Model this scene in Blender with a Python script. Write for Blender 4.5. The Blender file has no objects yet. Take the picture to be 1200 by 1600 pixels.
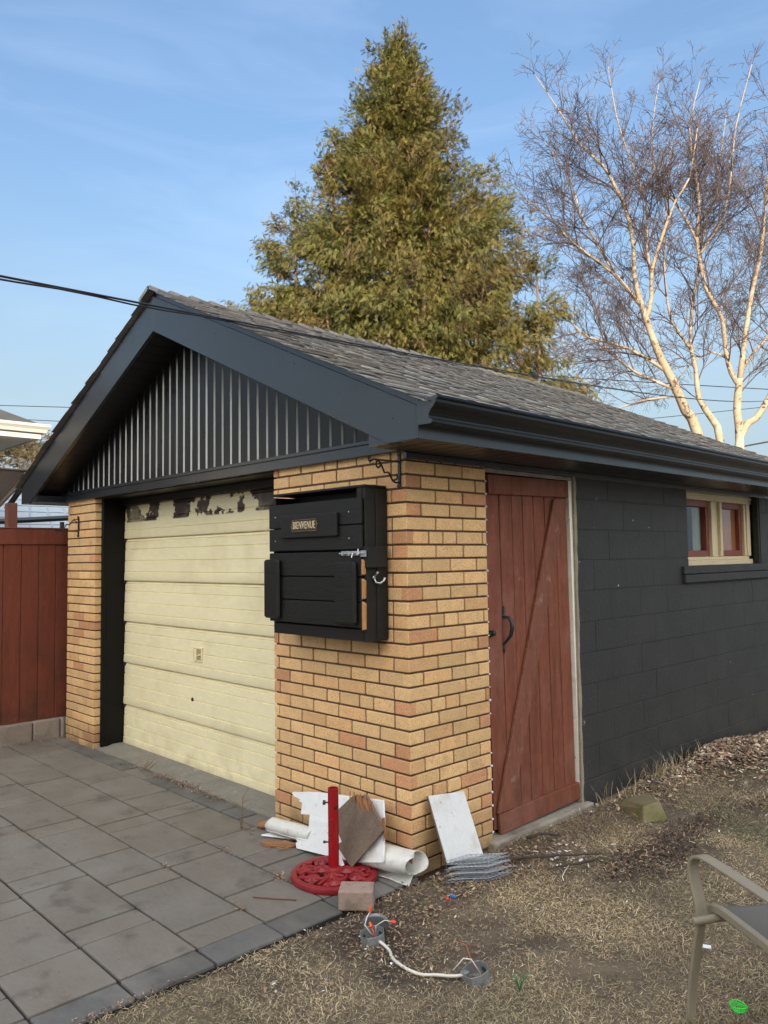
import bpy, math, random
import numpy as np
from mathutils import Vector, Matrix, noise as mnoise

random.seed(11)
rng = np.random.default_rng(11)
C = bpy.context.scene.collection
scene = bpy.context.scene
R = math.radians

# ------------------------------------------------------------------ camera, sky, sun, exposure
CAM = Vector((2.7561, -2.7972, 1.5515))
yaw, pitch, roll = 0.8069, 0.0592, -0.0136
cam_d = bpy.data.cameras.new('camera')
cam_d.sensor_fit = 'VERTICAL'; cam_d.sensor_height = 36.0; cam_d.lens = 1218.0/1600.0*36.0
cam_d.clip_start = 0.05; cam_d.clip_end = 1500
cam = bpy.data.objects.new('camera', cam_d); C.objects.link(cam)
cy, sy, cp, sp = math.cos(yaw), math.sin(yaw), math.cos(pitch), math.sin(pitch)
fwd = Vector((-sy*cp, cy*cp, sp)); rt0 = Vector((cy, sy, 0)); up0 = rt0.cross(fwd)
rt = rt0*math.cos(roll)+up0*math.sin(roll); up = -rt0*math.sin(roll)+up0*math.cos(roll)
cam.matrix_world = Matrix(((rt.x, up.x, -fwd.x, CAM.x), (rt.y, up.y, -fwd.y, CAM.y), (rt.z, up.z, -fwd.z, CAM.z), (0, 0, 0, 1)))
scene.camera = cam

SUN_EL = R(14.0)
SUN_AZ = Vector((0.735, -0.678, 0)).normalized()          # horizontal direction towards the sun
SUN_DIR = Vector((SUN_AZ.x*math.cos(SUN_EL), SUN_AZ.y*math.cos(SUN_EL), math.sin(SUN_EL)))
world = bpy.data.worlds.new("World"); scene.world = world; world.use_nodes = True
wn = world.node_tree.nodes; wl = world.node_tree.links; wn.clear()
wo = wn.new('ShaderNodeOutputWorld'); bg = wn.new('ShaderNodeBackground'); sky = wn.new('ShaderNodeTexSky')
sky.sky_type = 'NISHITA'; sky.sun_disc = False; sky.sun_elevation = SUN_EL
sky.sun_rotation = math.atan2(SUN_AZ.x, SUN_AZ.y)
sky.air_density = 1.0; sky.dust_density = 10.0; sky.ozone_density = 2.0
CLOUD_FILL = 9.0
# thin high cloud veil, laid out by direction
tc = wn.new('ShaderNodeTexCoord'); mp = wn.new('ShaderNodeMapping'); mp.inputs['Scale'].default_value = (1.6, 1.6, 6.0)
nz = wn.new('ShaderNodeTexNoise'); nz.inputs['Scale'].default_value = 1.7; nz.inputs['Detail'].default_value = 5; nz.inputs['Roughness'].default_value = 0.6
nz.inputs['Distortion'].default_value = 0.6
cr = wn.new('ShaderNodeMapRange'); cr.inputs[1].default_value = 0.47; cr.inputs[2].default_value = 0.78; cr.inputs[3].default_value = 0.0; cr.inputs[4].default_value = 0.06
mx = wn.new('ShaderNodeMix'); mx.data_type = 'RGBA'
mx.inputs['B'].default_value = (6.0, 6.6, 7.4, 1)
nrm_w = wn.new('ShaderNodeVectorMath'); nrm_w.operation = 'NORMALIZE'; wl.new(tc.outputs['Generated'], nrm_w.inputs[0])
sep = wn.new('ShaderNodeSeparateXYZ'); wl.new(nrm_w.outputs[0], sep.inputs[0])
def wmath(op, a, b):
    n = wn.new('ShaderNodeMath'); n.operation = op
    for i, v in enumerate((a, b)):
        if isinstance(v, (int, float)): n.inputs[i].default_value = v
        else: wl.new(v, n.inputs[i])
    return n.outputs[0]
def wrange(v, a, b):
    n = wn.new('ShaderNodeMapRange'); n.interpolation_type = 'SMOOTHSTEP'; n.inputs[1].default_value = a; n.inputs[2].default_value = b; wl.new(v, n.inputs[0]); return n.outputs[0]
def wn_rng(v):                                                   # pale haze that thickens towards the horizon
    return wmath('SUBTRACT', 1.0, wrange(v, 0.02, 0.50))
dt = wn.new('ShaderNodeVectorMath'); dt.operation = 'DOT_PRODUCT'; dt.inputs[1].default_value = (0.72, -0.69, 0); wl.new(nrm_w.outputs[0], dt.inputs[0])
high = wrange(sep.outputs['Z'], 0.72, 0.93); back = wmath('MULTIPLY', wrange(dt.outputs['Value'], -0.10, 0.45), wrange(sep.outputs['Z'], 0.05, 0.30))
fill_bank = wmath('MAXIMUM', wmath('MULTIPLY', high, 0.55), back)  # bright cloud bank added overhead and behind the camera, unseen, as fill light
nz2 = wn.new('ShaderNodeTexNoise'); nz2.inputs['Scale'].default_value = 2.2; nz2.inputs['Detail'].default_value = 6; wl.new(nrm_w.outputs[0], nz2.inputs['Vector'])
hz = wmath('MULTIPLY', wn_rng(sep.outputs['Z']), 0.75); mxh = wn.new('ShaderNodeMix'); mxh.data_type = 'RGBA'; mxh.inputs['B'].default_value = (1.75, 2.2, 2.5, 1)
wl.new(hz, mxh.inputs['Factor'])
fill_bank = wmath('MULTIPLY', fill_bank, wmath('MULTIPLY', wrange(nz2.outputs['Fac'], 0.25, 0.60), 0.85))
mx2 = wn.new('ShaderNodeMix'); mx2.data_type = 'RGBA'; mx2.inputs['B'].default_value = (CLOUD_FILL, CLOUD_FILL*0.985, CLOUD_FILL*0.97, 1)
wl.new(tc.outputs['Generated'], mp.inputs['Vector']); wl.new(mp.outputs['Vector'], nz.inputs['Vector'])
wl.new(nz.outputs['Fac'], cr.inputs[0]); wl.new(cr.outputs[0], mx.inputs['Factor'])
tint = wn.new('ShaderNodeMix'); tint.data_type = 'RGBA'; tint.blend_type = 'MULTIPLY'; tint.inputs['Factor'].default_value = 1.0
tint.inputs['B'].default_value = (0.92, 1.03, 1.09, 1)
wl.new(sky.outputs[0], tint.inputs['A']); wl.new(tint.outputs['Result'], mx.inputs['A']); wl.new(mx.outputs['Result'], mxh.inputs['A']); wl.new(mxh.outputs['Result'], mx2.inputs['A']); wl.new(fill_bank, mx2.inputs['Factor']); wl.new(mx2.outputs['Result'], bg.inputs['Color'])
bg.inputs['Strength'].default_value = 0.15
wl.new(bg.outputs[0], wo.inputs['Surface'])

sun_d = bpy.data.lights.new('sun', 'SUN'); sun_d.energy = 3.6; sun_d.angle = R(0.5); sun_d.color = (1.0, 0.86, 0.68)
sun = bpy.data.objects.new('sun', sun_d); C.objects.link(sun)
sun.rotation_euler = SUN_DIR.to_track_quat('Z', 'Y').to_euler(); sun.location = SUN_DIR*40

vs = scene.view_settings
scene.display_settings.display_device = 'sRGB'
vs.view_transform = 'Standard'; vs.look = 'None'; vs.gamma = 1.0; vs.use_curve_mapping = False
vs.exposure = 1.35
scene.cycles.max_bounces = 8; scene.cycles.transparent_max_bounces = 8
scene.cycles.use_adaptive_sampling = True

# ------------------------------------------------------------------ helpers
ROOT = {}
def tag(o, label=None, cat=None, group=None, kind=None):
    if label: o['label'] = label
    if cat: o['category'] = cat
    if group: o['group'] = group
    if kind: o['kind'] = kind
    return o
def thing(name, label, cat, loc=(0, 0, 0), group=None):
    o = bpy.data.objects.new(name, None); C.objects.link(o); o.location = loc; o.empty_display_size = 0.1
    ROOT[o.name] = Vector(loc)
    return tag(o, label, cat, group)

class MB:
    """collects boxes, prisms, tubes and sheets; one builder becomes one mesh object"""
    def __init__(s): s.v = []; s.f = []; s.c = []; s.marks = []
    def cut(s): s.marks.append((len(s.v), len(s.f))); return s
    def add(s, verts, faces, col=(1, 1, 1)):
        b = len(s.v); s.v.extend([tuple(p) for p in verts]); s.c.extend([col]*len(verts))
        s.f.extend([tuple(i+b for i in f) for f in faces]); return s
    def box(s, x0, x1, y0, y1, z0, z1, col=(1, 1, 1), M=None):
        vs_ = [Vector(p) for p in ((x0, y0, z0), (x1, y0, z0), (x1, y1, z0), (x0, y1, z0), (x0, y0, z1), (x1, y0, z1), (x1, y1, z1), (x0, y1, z1))]
        if M is not None: vs_ = [M @ p for p in vs_]
        return s.add(vs_, [(3, 2, 1, 0), (4, 5, 6, 7), (0, 1, 5, 4), (1, 2, 6, 5), (2, 3, 7, 6), (3, 0, 4, 7)], col)
    def prism(s, poly, vec, col=(1, 1, 1)):
        n = len(poly); vec = Vector(vec); a = [Vector(p) for p in poly]
        nrm = Vector((0, 0, 0))
        for i in range(n): nrm += a[i].cross(a[(i+1) % n])
        if nrm.dot(vec) > 0: a = a[::-1]
        return s.add(a+[p+vec for p in a], [tuple(range(n)), tuple(range(2*n-1, n-1, -1))]+[((i+1) % n, i, n+i, n+(i+1) % n) for i in range(n)], col)
    def tube(s, pts, rad, n=8, col=(1, 1, 1), cap=True, flat=None):
        pts = [Vector(p) for p in pts]; m = len(pts)
        if not hasattr(rad, '__len__'): rad = [rad]*m
        vv = []; ref = None
        for i, p in enumerate(pts):
            t = (pts[min(i+1, m-1)]-pts[max(i-1, 0)])
            if t.length < 1e-9: t = Vector((0, 0, 1))
            t.normalize()
            if ref is None:
                ref = Vector((0, 0, 1)) if abs(t.z) < 0.9 else Vector((1, 0, 0))
            u = (ref-t*ref.dot(t))
            if u.length < 1e-6: u = t.orthogonal()
            u.normalize(); w = t.cross(u); ref = u
            for k in range(n):
                a = 2*math.pi*k/n
                vv.append(p+u*(rad[i]*math.cos(a))+w*(rad[i]*math.sin(a)))
        ff = []
        for i in range(m-1):
            for k in range(n):
                k2 = (k+1) % n
                ff.append((i*n+k, i*n+k2, (i+1)*n+k2, (i+1)*n+k))
        if cap: ff.append(tuple(range(n-1, -1, -1))); ff.append(tuple((m-1)*n+k for k in range(n)))
        return s.add(vv, ff, col)
    def strip(s, pts, side, thick, col=(1, 1, 1)):
        """flat bar: path pts, width vector side, thickness across"""
        pts = [Vector(p) for p in pts]; side = Vector(side); m = len(pts); vv = []
        for i, p in enumerate(pts):
            t = (pts[min(i+1, m-1)]-pts[max(i-1, 0)]).normalized(); nn = t.cross(side).normalized()*thick/2
            vv += [p-side/2-nn, p+side/2-nn, p+side/2+nn, p-side/2+nn]
        ff = [(3, 2, 1, 0), tuple((m-1)*4+k for k in range(4))]
        for i in range(m-1):
            for k in range(4):
                k2 = (k+1) % 4; ff.append((i*4+k, i*4+k2, (i+1)*4+k2, (i+1)*4+k))
        return s.add(vv, ff, col)
    def lathe(s, prof, center, n=24, col=(1, 1, 1), axis=None):
        cx, cy_, cz = center; vv = []; m = len(prof)
        for r, z in prof:
            for k in range(n):
                a = 2*math.pi*k/n; vv.append(Vector((r*math.cos(a), r*math.sin(a), z)))
        if axis is not None:
            q = Vector((0, 0, 1)).rotation_difference(Vector(axis)); vv = [q @ p for p in vv]
        vv = [p+Vector(center) for p in vv]
        ff = []
        for i in range(m-1):
            for k in range(n):
                k2 = (k+1) % n; ff.append((i*n+k, i*n+k2, (i+1)*n+k2, (i+1)*n+k))
        if prof[0][0] > 1e-5: ff.append(tuple(range(n-1, -1, -1)))
        if prof[-1][0] > 1e-5: ff.append(tuple((m-1)*n+k for k in range(n)))
        return s.add(vv, ff, col)
    def sheet(s, grid, col=(1, 1, 1), thick=None):
        """grid[i][j] of points -> quads; thick vector makes it a closed slab"""
        ni, nj = len(grid), len(grid[0]); g = [Vector(p) for row in grid for p in row]
        ff = [(i*nj+j, i*nj+j+1, (i+1)*nj+j+1, (i+1)*nj+j) for i in range(ni-1) for j in range(nj-1)]
        if thick is None: return s.add(g, ff, col)
        N = len(g); t = Vector(thick); g2 = g+[p+t for p in g]
        ff = [f[::-1] for f in ff]+[tuple(i+N for i in f) for f in ff]
        edge = [(0*nj+j, j+1) for j in range(nj-1)]+[((i)*nj+nj-1, (i+1)*nj+nj-1) for i in range(ni-1)]
        edge += [((ni-1)*nj+j+1, (ni-1)*nj+j) for j in range(nj-1)]+[((i+1)*nj, i*nj) for i in range(ni-1)]
        ff += [(a, b, b+N, a+N) for a, b in edge]
        return s.add(g2, ff, col)

def link_mesh(name, me, mat, parent, smooth):
    o = bpy.data.objects.new(name, me); C.objects.link(o)
    if mat: me.materials.append(mat)
    if smooth:
        me.polygons.foreach_set('use_smooth', np.ones(len(me.polygons), dtype=bool))
        if smooth == 'auto': me.set_sharp_from_angle(angle=R(40))
    if parent is not None: o.parent = parent
    return o
def off_of(parent):
    p = parent
    while p is not None:
        if p.name in ROOT: return ROOT[p.name]
        p = p.parent
    return Vector((0, 0, 0))
def build(name, mb, mat, parent=None, bevel=0, smooth=False, origin=None, seg=1):
    me = bpy.data.meshes.new(name)
    off = off_of(parent) if parent is not None else Vector(origin or (0, 0, 0))
    v = np.array(mb.v, dtype=np.float64)-np.array(off)
    me.from_pydata(v.tolist(), [], mb.f)
    ca = me.color_attributes.new('Col', 'FLOAT_COLOR', 'POINT')
    cc = np.ones((len(mb.v), 4), dtype=np.float32); cc[:, :3] = np.array(mb.c, dtype=np.float32)
    ca.data.foreach_set('color', cc.ravel())
    o = link_mesh(name, me, mat, parent, smooth)
    if parent is None:
        o.location = off; ROOT[o.name] = Vector(off)
    if bevel:
        b = o.modifiers.new('bevel', 'BEVEL'); b.width = bevel; b.segments = seg; b.limit_method = 'ANGLE'; b.angle_limit = R(35)
    return o
def build_each(name, mb, *a, **k):
    """one part for every piece between two cut() marks"""
    ms_ = [(0, 0)]+mb.marks+[(len(mb.v), len(mb.f))]; out = []
    for (v0, f0), (v1, f1) in zip(ms_[:-1], ms_[1:]):
        if v1 <= v0: continue
        q = MB(); q.v = mb.v[v0:v1]; q.c = mb.c[v0:v1]; q.f = [tuple(i-v0 for i in f) for f in mb.f[f0:f1]]
        out.append(build(name, q, *a, **k))
    return out
def np_mesh(name, V, F, col, mat, parent=None, origin=None, smooth=False):
    """V (n,3), F (m,k) index array with k verts a face, col (n,3)"""
    me = bpy.data.meshes.new(name)
    off = np.array(off_of(parent) if parent is not None else Vector(origin or (0, 0, 0)))
    V = (V-off).astype(np.float32); k = F.shape[1]
    me.vertices.add(len(V)); me.vertices.foreach_set('co', V.ravel())
    me.loops.add(F.size); me.loops.foreach_set('vertex_index', F.ravel().astype(np.int32))
    me.polygons.add(len(F)); me.polygons.foreach_set('loop_start', (np.arange(len(F))*k).astype(np.int32))
    me.update(calc_edges=True)
    ca = me.color_attributes.new('Col', 'FLOAT_COLOR', 'POINT')
    cc = np.ones((len(V), 4), dtype=np.float32); cc[:, :3] = col; ca.data.foreach_set('color', cc.ravel())
    o = link_mesh(name, me, mat, parent, smooth)
    if parent is None: o.location = tuple(off); ROOT[o.name] = Vector(off)
    return o
def scatter(T, TF, P, X, Y, Z, S):
    """place template T (m,3) with faces TF at points P with axes X,Y,Z (n,3) and scale S (n,) or (n,3)"""
    n, m = len(P), len(T); S = np.asarray(S)
    if S.ndim == 1: S = np.repeat(S[:, None], 3, 1)
    V = P[:, None, :] + (T[None, :, 0:1]*S[:, None, 0:1])*X[:, None, :] + (T[None, :, 1:2]*S[:, None, 1:2])*Y[:, None, :] + (T[None, :, 2:3]*S[:, None, 2:3])*Z[:, None, :]
    F = (TF[None, :, :] + (np.arange(n)*m)[:, None, None]).reshape(-1, TF.shape[1])
    return V.reshape(-1, 3), F
def norm(a): return a/np.maximum(np.linalg.norm(a, axis=1, keepdims=True), 1e-9)

# ------------------------------------------------------------------ materials
def mat(name, col, rough=0.7, var=0.12, vs_=6.0, stretch=(1, 1, 1), bump=0.15, bs=80.0, metal=0.0, attr=False, spec=0.5,
        blot=None, streak=None, speck=None, transl=0.0, coat=0.0):
    """col linear rgb; var = +-tone variation; blot/speck = (colour, scale, lo, hi) noise patches; streak = same with stretch"""
    m = bpy.data.materials.new(name); m.use_nodes = True
    N = m.node_tree.nodes; L = m.node_tree.links; N.clear()
    out = N.new('ShaderNodeOutputMaterial'); p = N.new('ShaderNodeBsdfPrincipled')
    tc = N.new('ShaderNodeTexCoord'); mp = N.new('ShaderNodeMapping'); mp.inputs['Scale'].default_value = stretch
    L.new(tc.outputs['Object'], mp.inputs['Vector'])
    def noise(scale, detail=4, rough_=0.55, src=None):
        n = N.new('ShaderNodeTexNoise'); n.inputs['Scale'].default_value = scale; n.inputs['Detail'].default_value = detail
        n.inputs['Roughness'].default_value = rough_
        L.new(src if src is not None else mp.outputs['Vector'], n.inputs['Vector']); return n
    if attr:
        a = N.new('ShaderNodeVertexColor'); a.layer_name = 'Col'; base = a.outputs['Color']
        if col is not None:
            mm = N.new('ShaderNodeMix'); mm.data_type = 'RGBA'; mm.blend_type = 'MULTIPLY'; mm.inputs['Factor'].default_value = 1
            mm.inputs['B'].default_value = (*col, 1); L.new(base, mm.inputs['A']); base = mm.outputs['Result']
    else:
        rgb = N.new('ShaderNodeRGB'); rgb.outputs[0].default_value = (*col, 1); base = rgb.outputs[0]
    if var:
        n1 = noise(vs_); n2 = noise(vs_*7.3, 3)
        ad = N.new('ShaderNodeMath'); ad.operation = 'ADD'; L.new(n1.outputs['Fac'], ad.inputs[0]); L.new(n2.outputs['Fac'], ad.inputs[1])
        mr = N.new('ShaderNodeMapRange'); mr.inputs[1].default_value = 0.65; mr.inputs[2].default_value = 1.35
        mr.inputs[3].default_value = 1-var; mr.inputs[4].default_value = 1+var; L.new(ad.outputs[0], mr.inputs[0])
        vm = N.new('ShaderNodeVectorMath'); vm.operation = 'SCALE'; L.new(base, vm.inputs[0]); L.new(mr.outputs[0], vm.inputs['Scale'])
        base = vm.outputs[0]
    def patch(base, spec_, src):
        pc, psc, lo, hi = spec_[:4]
        n = noise(psc, 6, 0.62, src)
        r_ = N.new('ShaderNodeMapRange'); r_.inputs[1].default_value = lo; r_.inputs[2].default_value = hi; L.new(n.outputs['Fac'], r_.inputs[0])
        fac = r_.outputs[0]
        if len(spec_) > 4:                                   # limit the patch to a band of height z0..z1 (object space)
            sx = N.new('ShaderNodeSeparateXYZ'); L.new(tc.outputs['Object'], sx.inputs[0])
            z0, z1 = spec_[4]
            b = N.new('ShaderNodeMapRange'); b.inputs[1].default_value = z0; b.inputs[2].default_value = z1; L.new(sx.outputs['Z'], b.inputs[0])
            ml = N.new('ShaderNodeMath'); ml.operation = 'MULTIPLY'; L.new(fac, ml.inputs[0]); L.new(b.outputs[0], ml.inputs[1]); fac = ml.outputs[0]
        x = N.new('ShaderNodeMix'); x.data_type = 'RGBA'; L.new(fac, x.inputs['Factor']); L.new(base, x.inputs['A']); x.inputs['B'].default_value = (*pc, 1)
        return x.outputs['Result']
    if blot:
        for b in (blot if isinstance(blot, list) else [blot]): base = patch(base, b, tc.outputs['Object'])
    if streak: base = patch(base, streak, mp.outputs['Vector'])
    if speck: base = patch(base, speck, tc.outputs['Object'])
    L.new(base, p.inputs['Base Color'])
    p.inputs['Roughness'].default_value = rough; p.inputs['Metallic'].default_value = metal; p.inputs['Specular IOR Level'].default_value = spec
    if coat: p.inputs['Coat Weight'].default_value = coat; p.inputs['Coat Roughness'].default_value = 0.15
    nr = noise(vs_*2.1, 3); rr = N.new('ShaderNodeMapRange'); rr.inputs[3].default_value = max(0.02, rough-0.1); rr.inputs[4].default_value = min(1, rough+0.1)
    L.new(nr.outputs['Fac'], rr.inputs[0]); L.new(rr.outputs[0], p.inputs['Roughness'])
    if bump:
        nb = noise(bs, 4, 0.6); bu = N.new('ShaderNodeBump'); bu.inputs['Strength'].default_value = bump; bu.inputs['Distance'].default_value = 0.01
        L.new(nb.outputs['Fac'], bu.inputs['Height']); L.new(bu.outputs[0], p.inputs['Normal'])
    sh = p.outputs[0]
    if transl:
        tr = N.new('ShaderNodeBsdfTranslucent'); L.new(base, tr.inputs['Color']); ms = N.new('ShaderNodeMixShader'); ms.inputs[0].default_value = transl
        L.new(sh, ms.inputs[1]); L.new(tr.outputs[0], ms.inputs[2]); sh = ms.outputs[0]
    L.new(sh, out.inputs['Surface'])
    return m
def srgb(r, g, b):
    f = lambda c: (c/255/12.92) if c/255 <= 0.04045 else ((c/255+0.055)/1.055)**2.4
    return (f(r), f(g), f(b))

M = {}
M['brick'] = mat('brick', None, 0.85, 0.13, 14, bump=0.45, bs=190, attr=True, blot=[((0.20, 0.11, 0.05), 170, 0.55, 0.68), ((0.80, 0.62, 0.38), 120, 0.60, 0.72), ((0.33, 0.19, 0.09), 5, 0.60, 0.9), ((0.26, 0.17, 0.08), 7, 0.30, 0.62, (0.26, 0.0))])
M['mortar'] = mat('mortar', (0.115, 0.068, 0.045), 0.95, 0.3, 20, bump=0.4, bs=120)
M['block'] = mat('dark block paint', (0.024, 0.0235, 0.0225), 0.62, 0.16, 5, bump=0.5, bs=55, blot=[((0.034, 0.033, 0.031), 2.4, 0.45, 0.8), ((0.055, 0.050, 0.042), 6, 0.35, 0.8, (0.5, 0.0))], speck=((0.5, 0.5, 0.48), 13, 0.715, 0.722))
M['black_metal'] = mat('black trim metal', (0.020, 0.025, 0.032), 0.24, 0.10, 2, bump=0.05, bs=5, spec=0.8)
M['brace_wood'] = mat('paler weathered red brown wood', (0.205, 0.078, 0.048), 0.7, 0.35, 6, stretch=(1, 5, 0.7), bump=0.25, bs=60, spec=0.25, blot=((0.36, 0.24, 0.19), 9, 0.60, 0.78))
M['siding'] = mat('black painted ribbed siding', None, 0.30, 0.08, 4, bump=0.02, bs=5, spec=0.35, attr=True)
M['soffit'] = mat('black soffit', (0.016, 0.016, 0.016), 0.35, 0.1, 3, bump=0.03, bs=10)
M['jamb_metal'] = mat('black jamb cladding', (0.006, 0.006, 0.0055), 0.42, 0.12, 2, bump=0.05, bs=8, spec=0.2)
M['birch_limb'] = mat('brown birch limbs', (0.30, 0.24, 0.175), 0.8, 0.25, 4, bump=0)
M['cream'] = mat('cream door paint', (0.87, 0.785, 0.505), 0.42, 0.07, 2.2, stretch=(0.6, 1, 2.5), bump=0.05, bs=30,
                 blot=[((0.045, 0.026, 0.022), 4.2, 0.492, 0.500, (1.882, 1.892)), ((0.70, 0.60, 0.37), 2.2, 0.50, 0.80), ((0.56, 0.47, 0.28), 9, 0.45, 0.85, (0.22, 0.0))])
M['red_wood'] = mat('red brown stained wood', (0.200, 0.065, 0.037), 0.66, 0.40, 5, stretch=(1, 5, 0.5), bump=0.25, bs=60, spec=0.25,
                    blot=[((0.36, 0.22, 0.17), 13, 0.66, 0.80), ((0.26, 0.115, 0.078), 4, 0.48, 0.75), ((0.10, 0.055, 0.04), 7, 0.5, 0.8, (0.4, 0.0))])
M['fence_wood'] = mat('red fence boards', (0.165, 0.045, 0.026), 0.65, 0.25, 4, stretch=(6, 6, 0.6), bump=0.2, bs=50, spec=0.25, blot=[((0.10, 0.035, 0.022), 2.5, 0.5, 0.8), ((0.06, 0.03, 0.02), 5, 0.4, 0.8, (0.5, 0.1))])
M['white_paint'] = mat('white frame paint', (0.85, 0.82, 0.71), 0.5, 0.08, 8, bump=0.2, bs=60, speck=((0.20, 0.13, 0.08), 16, 0.66, 0.70))
M['cream_paint'] = mat('cream window paint', (0.62, 0.52, 0.33), 0.5, 0.1, 8, bump=0.15, bs=60, speck=((0.18, 0.14, 0.08), 26, 0.69, 0.73))
M['sash'] = mat('red sash paint', (0.20, 0.050, 0.032), 0.45, 0.15, 8, bump=0.1, bs=60, speck=((0.6, 0.5, 0.42), 18, 0.70, 0.74))
M['concrete'] = mat('old concrete', (0.32, 0.285, 0.23), 0.92, 0.2, 7, bump=0.5, bs=90, blot=((0.12, 0.10, 0.08), 4, 0.5, 0.75))
M['stone_edge'] = mat('rough block edge', (0.30, 0.26, 0.19), 0.95, 0.25, 14, bump=0.6, bs=70)
M['shingle'] = mat('asphalt shingle', None, 0.88, 0.22, 40, bump=0.5, bs=400, attr=True)
M['paver'] = mat('paver', None, 0.85, 0.13, 3, stretch=(1, 3.2, 1), bump=0.25, bs=140, attr=True, blot=[((0.20, 0.185, 0.165), 2.3, 0.46, 0.75), ((0.065, 0.057, 0.05), 5, 0.56, 0.78), ((0.05, 0.045, 0.04), 30, 0.66, 0.74)])
M['joint_sand'] = mat('joint sand', (0.022, 0.018, 0.014), 0.95, 0.4, 30, bump=0.5, bs=200)
M['apron'] = mat('concrete apron', (0.215, 0.20, 0.17), 0.9, 0.18, 5, bump=0.4, bs=90, blot=[((0.36, 0.34, 0.31), 6, 0.58, 0.72), ((0.12, 0.10, 0.085), 3, 0.55, 0.8)])
M['cab'] = mat('black stained boards', (0.0115, 0.0115, 0.0105), 0.48, 0.3, 6, stretch=(0.6, 1, 5), bump=0.25, bs=45, spec=0.32)
M['bare_wood'] = mat('bare split wood', (0.42, 0.20, 0.07), 0.7, 0.3, 14, stretch=(4, 4, 0.7), bump=0.3, bs=60)
M['iron'] = mat('black iron', (0.012, 0.012, 0.013), 0.38, 0.15, 15, bump=0.15, bs=120, spec=0.6)
M['galv'] = mat('galvanised steel', (0.55, 0.57, 0.58), 0.35, 0.2, 30, metal=0.85, bump=0.1, bs=150)
M['zinc'] = mat('grey zinc box', (0.27, 0.285, 0.285), 0.5, 0.25, 25, metal=0.35, bump=0.25, bs=120, blot=((0.10, 0.09, 0.075), 30, 0.52, 0.7))
M['red_iron'] = mat('red enamel iron', (0.23, 0.012, 0.016), 0.42, 0.2, 14, bump=0.25, bs=70, blot=((0.12, 0.02, 0.02), 18, 0.55, 0.75))
M['red_steel'] = mat('glossy red steel', (0.30, 0.006, 0.010), 0.25, 0.08, 6, bump=0.03, bs=40, blot=[((0.16, 0.012, 0.014), 9, 0.5, 0.75)], speck=((0.05, 0.012, 0.01), 26, 0.60, 0.66))
M['white_gutter'] = mat('off white gutter', (0.52, 0.50, 0.46), 0.5, 0.05, 5, bump=0.05)
M['white_board'] = mat('white painted board', (0.74, 0.74, 0.73), 0.5, 0.05, 5, bump=0.1, bs=50, blot=[((0.52, 0.48, 0.42), 7, 0.52, 0.8), ((0.40, 0.34, 0.27), 4, 0.62, 0.85)], speck=((0.30, 0.27, 0.23), 40, 0.64, 0.72))
M['white_metal'] = mat('chalky white sheet metal', (0.66, 0.65, 0.60), 0.5, 0.08, 6, bump=0.25, bs=25, blot=[((0.28, 0.25, 0.20), 7, 0.58, 0.75), ((0.10, 0.08, 0.06), 38, 0.66, 0.74)])
M['grey_ply'] = mat('weathered plywood', (0.155, 0.112, 0.078), 0.8, 0.25, 8, stretch=(1, 1, 1), bump=0.5, bs=70, blot=((0.24, 0.15, 0.09), 14, 0.56, 0.8))
M['bark_wood'] = mat('broken brown wood', (0.30, 0.14, 0.06), 0.8, 0.35, 18, bump=0.4, bs=70)
M['pink_paver'] = mat('pink grey paver', (0.33, 0.235, 0.19), 0.9, 0.15, 10, bump=0.4, bs=120, blot=((0.21, 0.155, 0.115), 9, 0.5, 0.62))
M['mossy'] = mat('mossy stone', (0.22, 0.175, 0.095), 0.92, 0.25, 10, bump=0.5, bs=80, blot=((0.13, 0.13, 0.045), 9, 0.45, 0.65))
M['white_cable'] = mat('white plastic cable', (0.66, 0.62, 0.54), 0.4, 0.12, 20, bump=0.05, bs=60)
M['red_plastic'] = mat('red plastic', (0.75, 0.06, 0.02), 0.4, 0.1, 20, bump=0)
M['orange_plastic'] = mat('orange plastic', (0.80, 0.10, 0.02), 0.4, 0.1, 20, bump=0)
M['blue_plastic'] = mat('blue plastic', (0.03, 0.16, 0.5), 0.4, 0.1, 20, bump=0)
M['green_plastic'] = mat('bright green plastic', (0.05, 0.72, 0.07), 0.35, 0.1, 20, bump=0)
M['white_plastic'] = mat('white plastic scrap', (0.75, 0.77, 0.80), 0.4, 0.1, 20, bump=0.1)
M['chair_metal'] = mat('taupe powder coat', (0.27, 0.235, 0.17), 0.42, 0.08, 8, bump=0.08, bs=60)
M['sling'] = mat('grey sling mesh', (0.155, 0.147, 0.130), 0.9, 0.12, 60, stretch=(1, 8, 1), bump=0.3, bs=500, spec=0.1)
M['soil'] = mat('lawn soil', (0.115, 0.086, 0.056), 0.96, 0.35, 4, attr=True, bump=0.8, bs=35,
                blot=[((0.070, 0.050, 0.036), 1.7, 0.52, 0.68), ((0.18, 0.14, 0.09), 3.1, 0.50, 0.75), ((0.34, 0.28, 0.19), 60, 0.60, 0.72)])
M['blade'] = mat('dry grass', None, 0.8, 0.1, 20, bump=0, attr=True, transl=0.15)
M['litter'] = mat('leaf litter', None, 0.85, 0.15, 30, bump=0, attr=True)
M['cedar_leaf'] = mat('cedar sprays', None, 0.65, 0.12, 1.5, bump=0, attr=True, transl=0.22)
M['cedar_bark'] = mat('cedar bark', (0.17, 0.105, 0.06), 0.9, 0.3, 5, stretch=(5, 5, 0.6), bump=0.5, bs=30)
M['birch_bark'] = mat('birch bark', (0.31, 0.24, 0.16), 0.8, 0.25, 5, stretch=(1, 1, 3), bump=0.3, bs=30, blot=[((0.07, 0.045, 0.03), 7.5, 0.55, 0.60), ((0.42, 0.34, 0.25), 2.5, 0.5, 0.7)])
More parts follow.
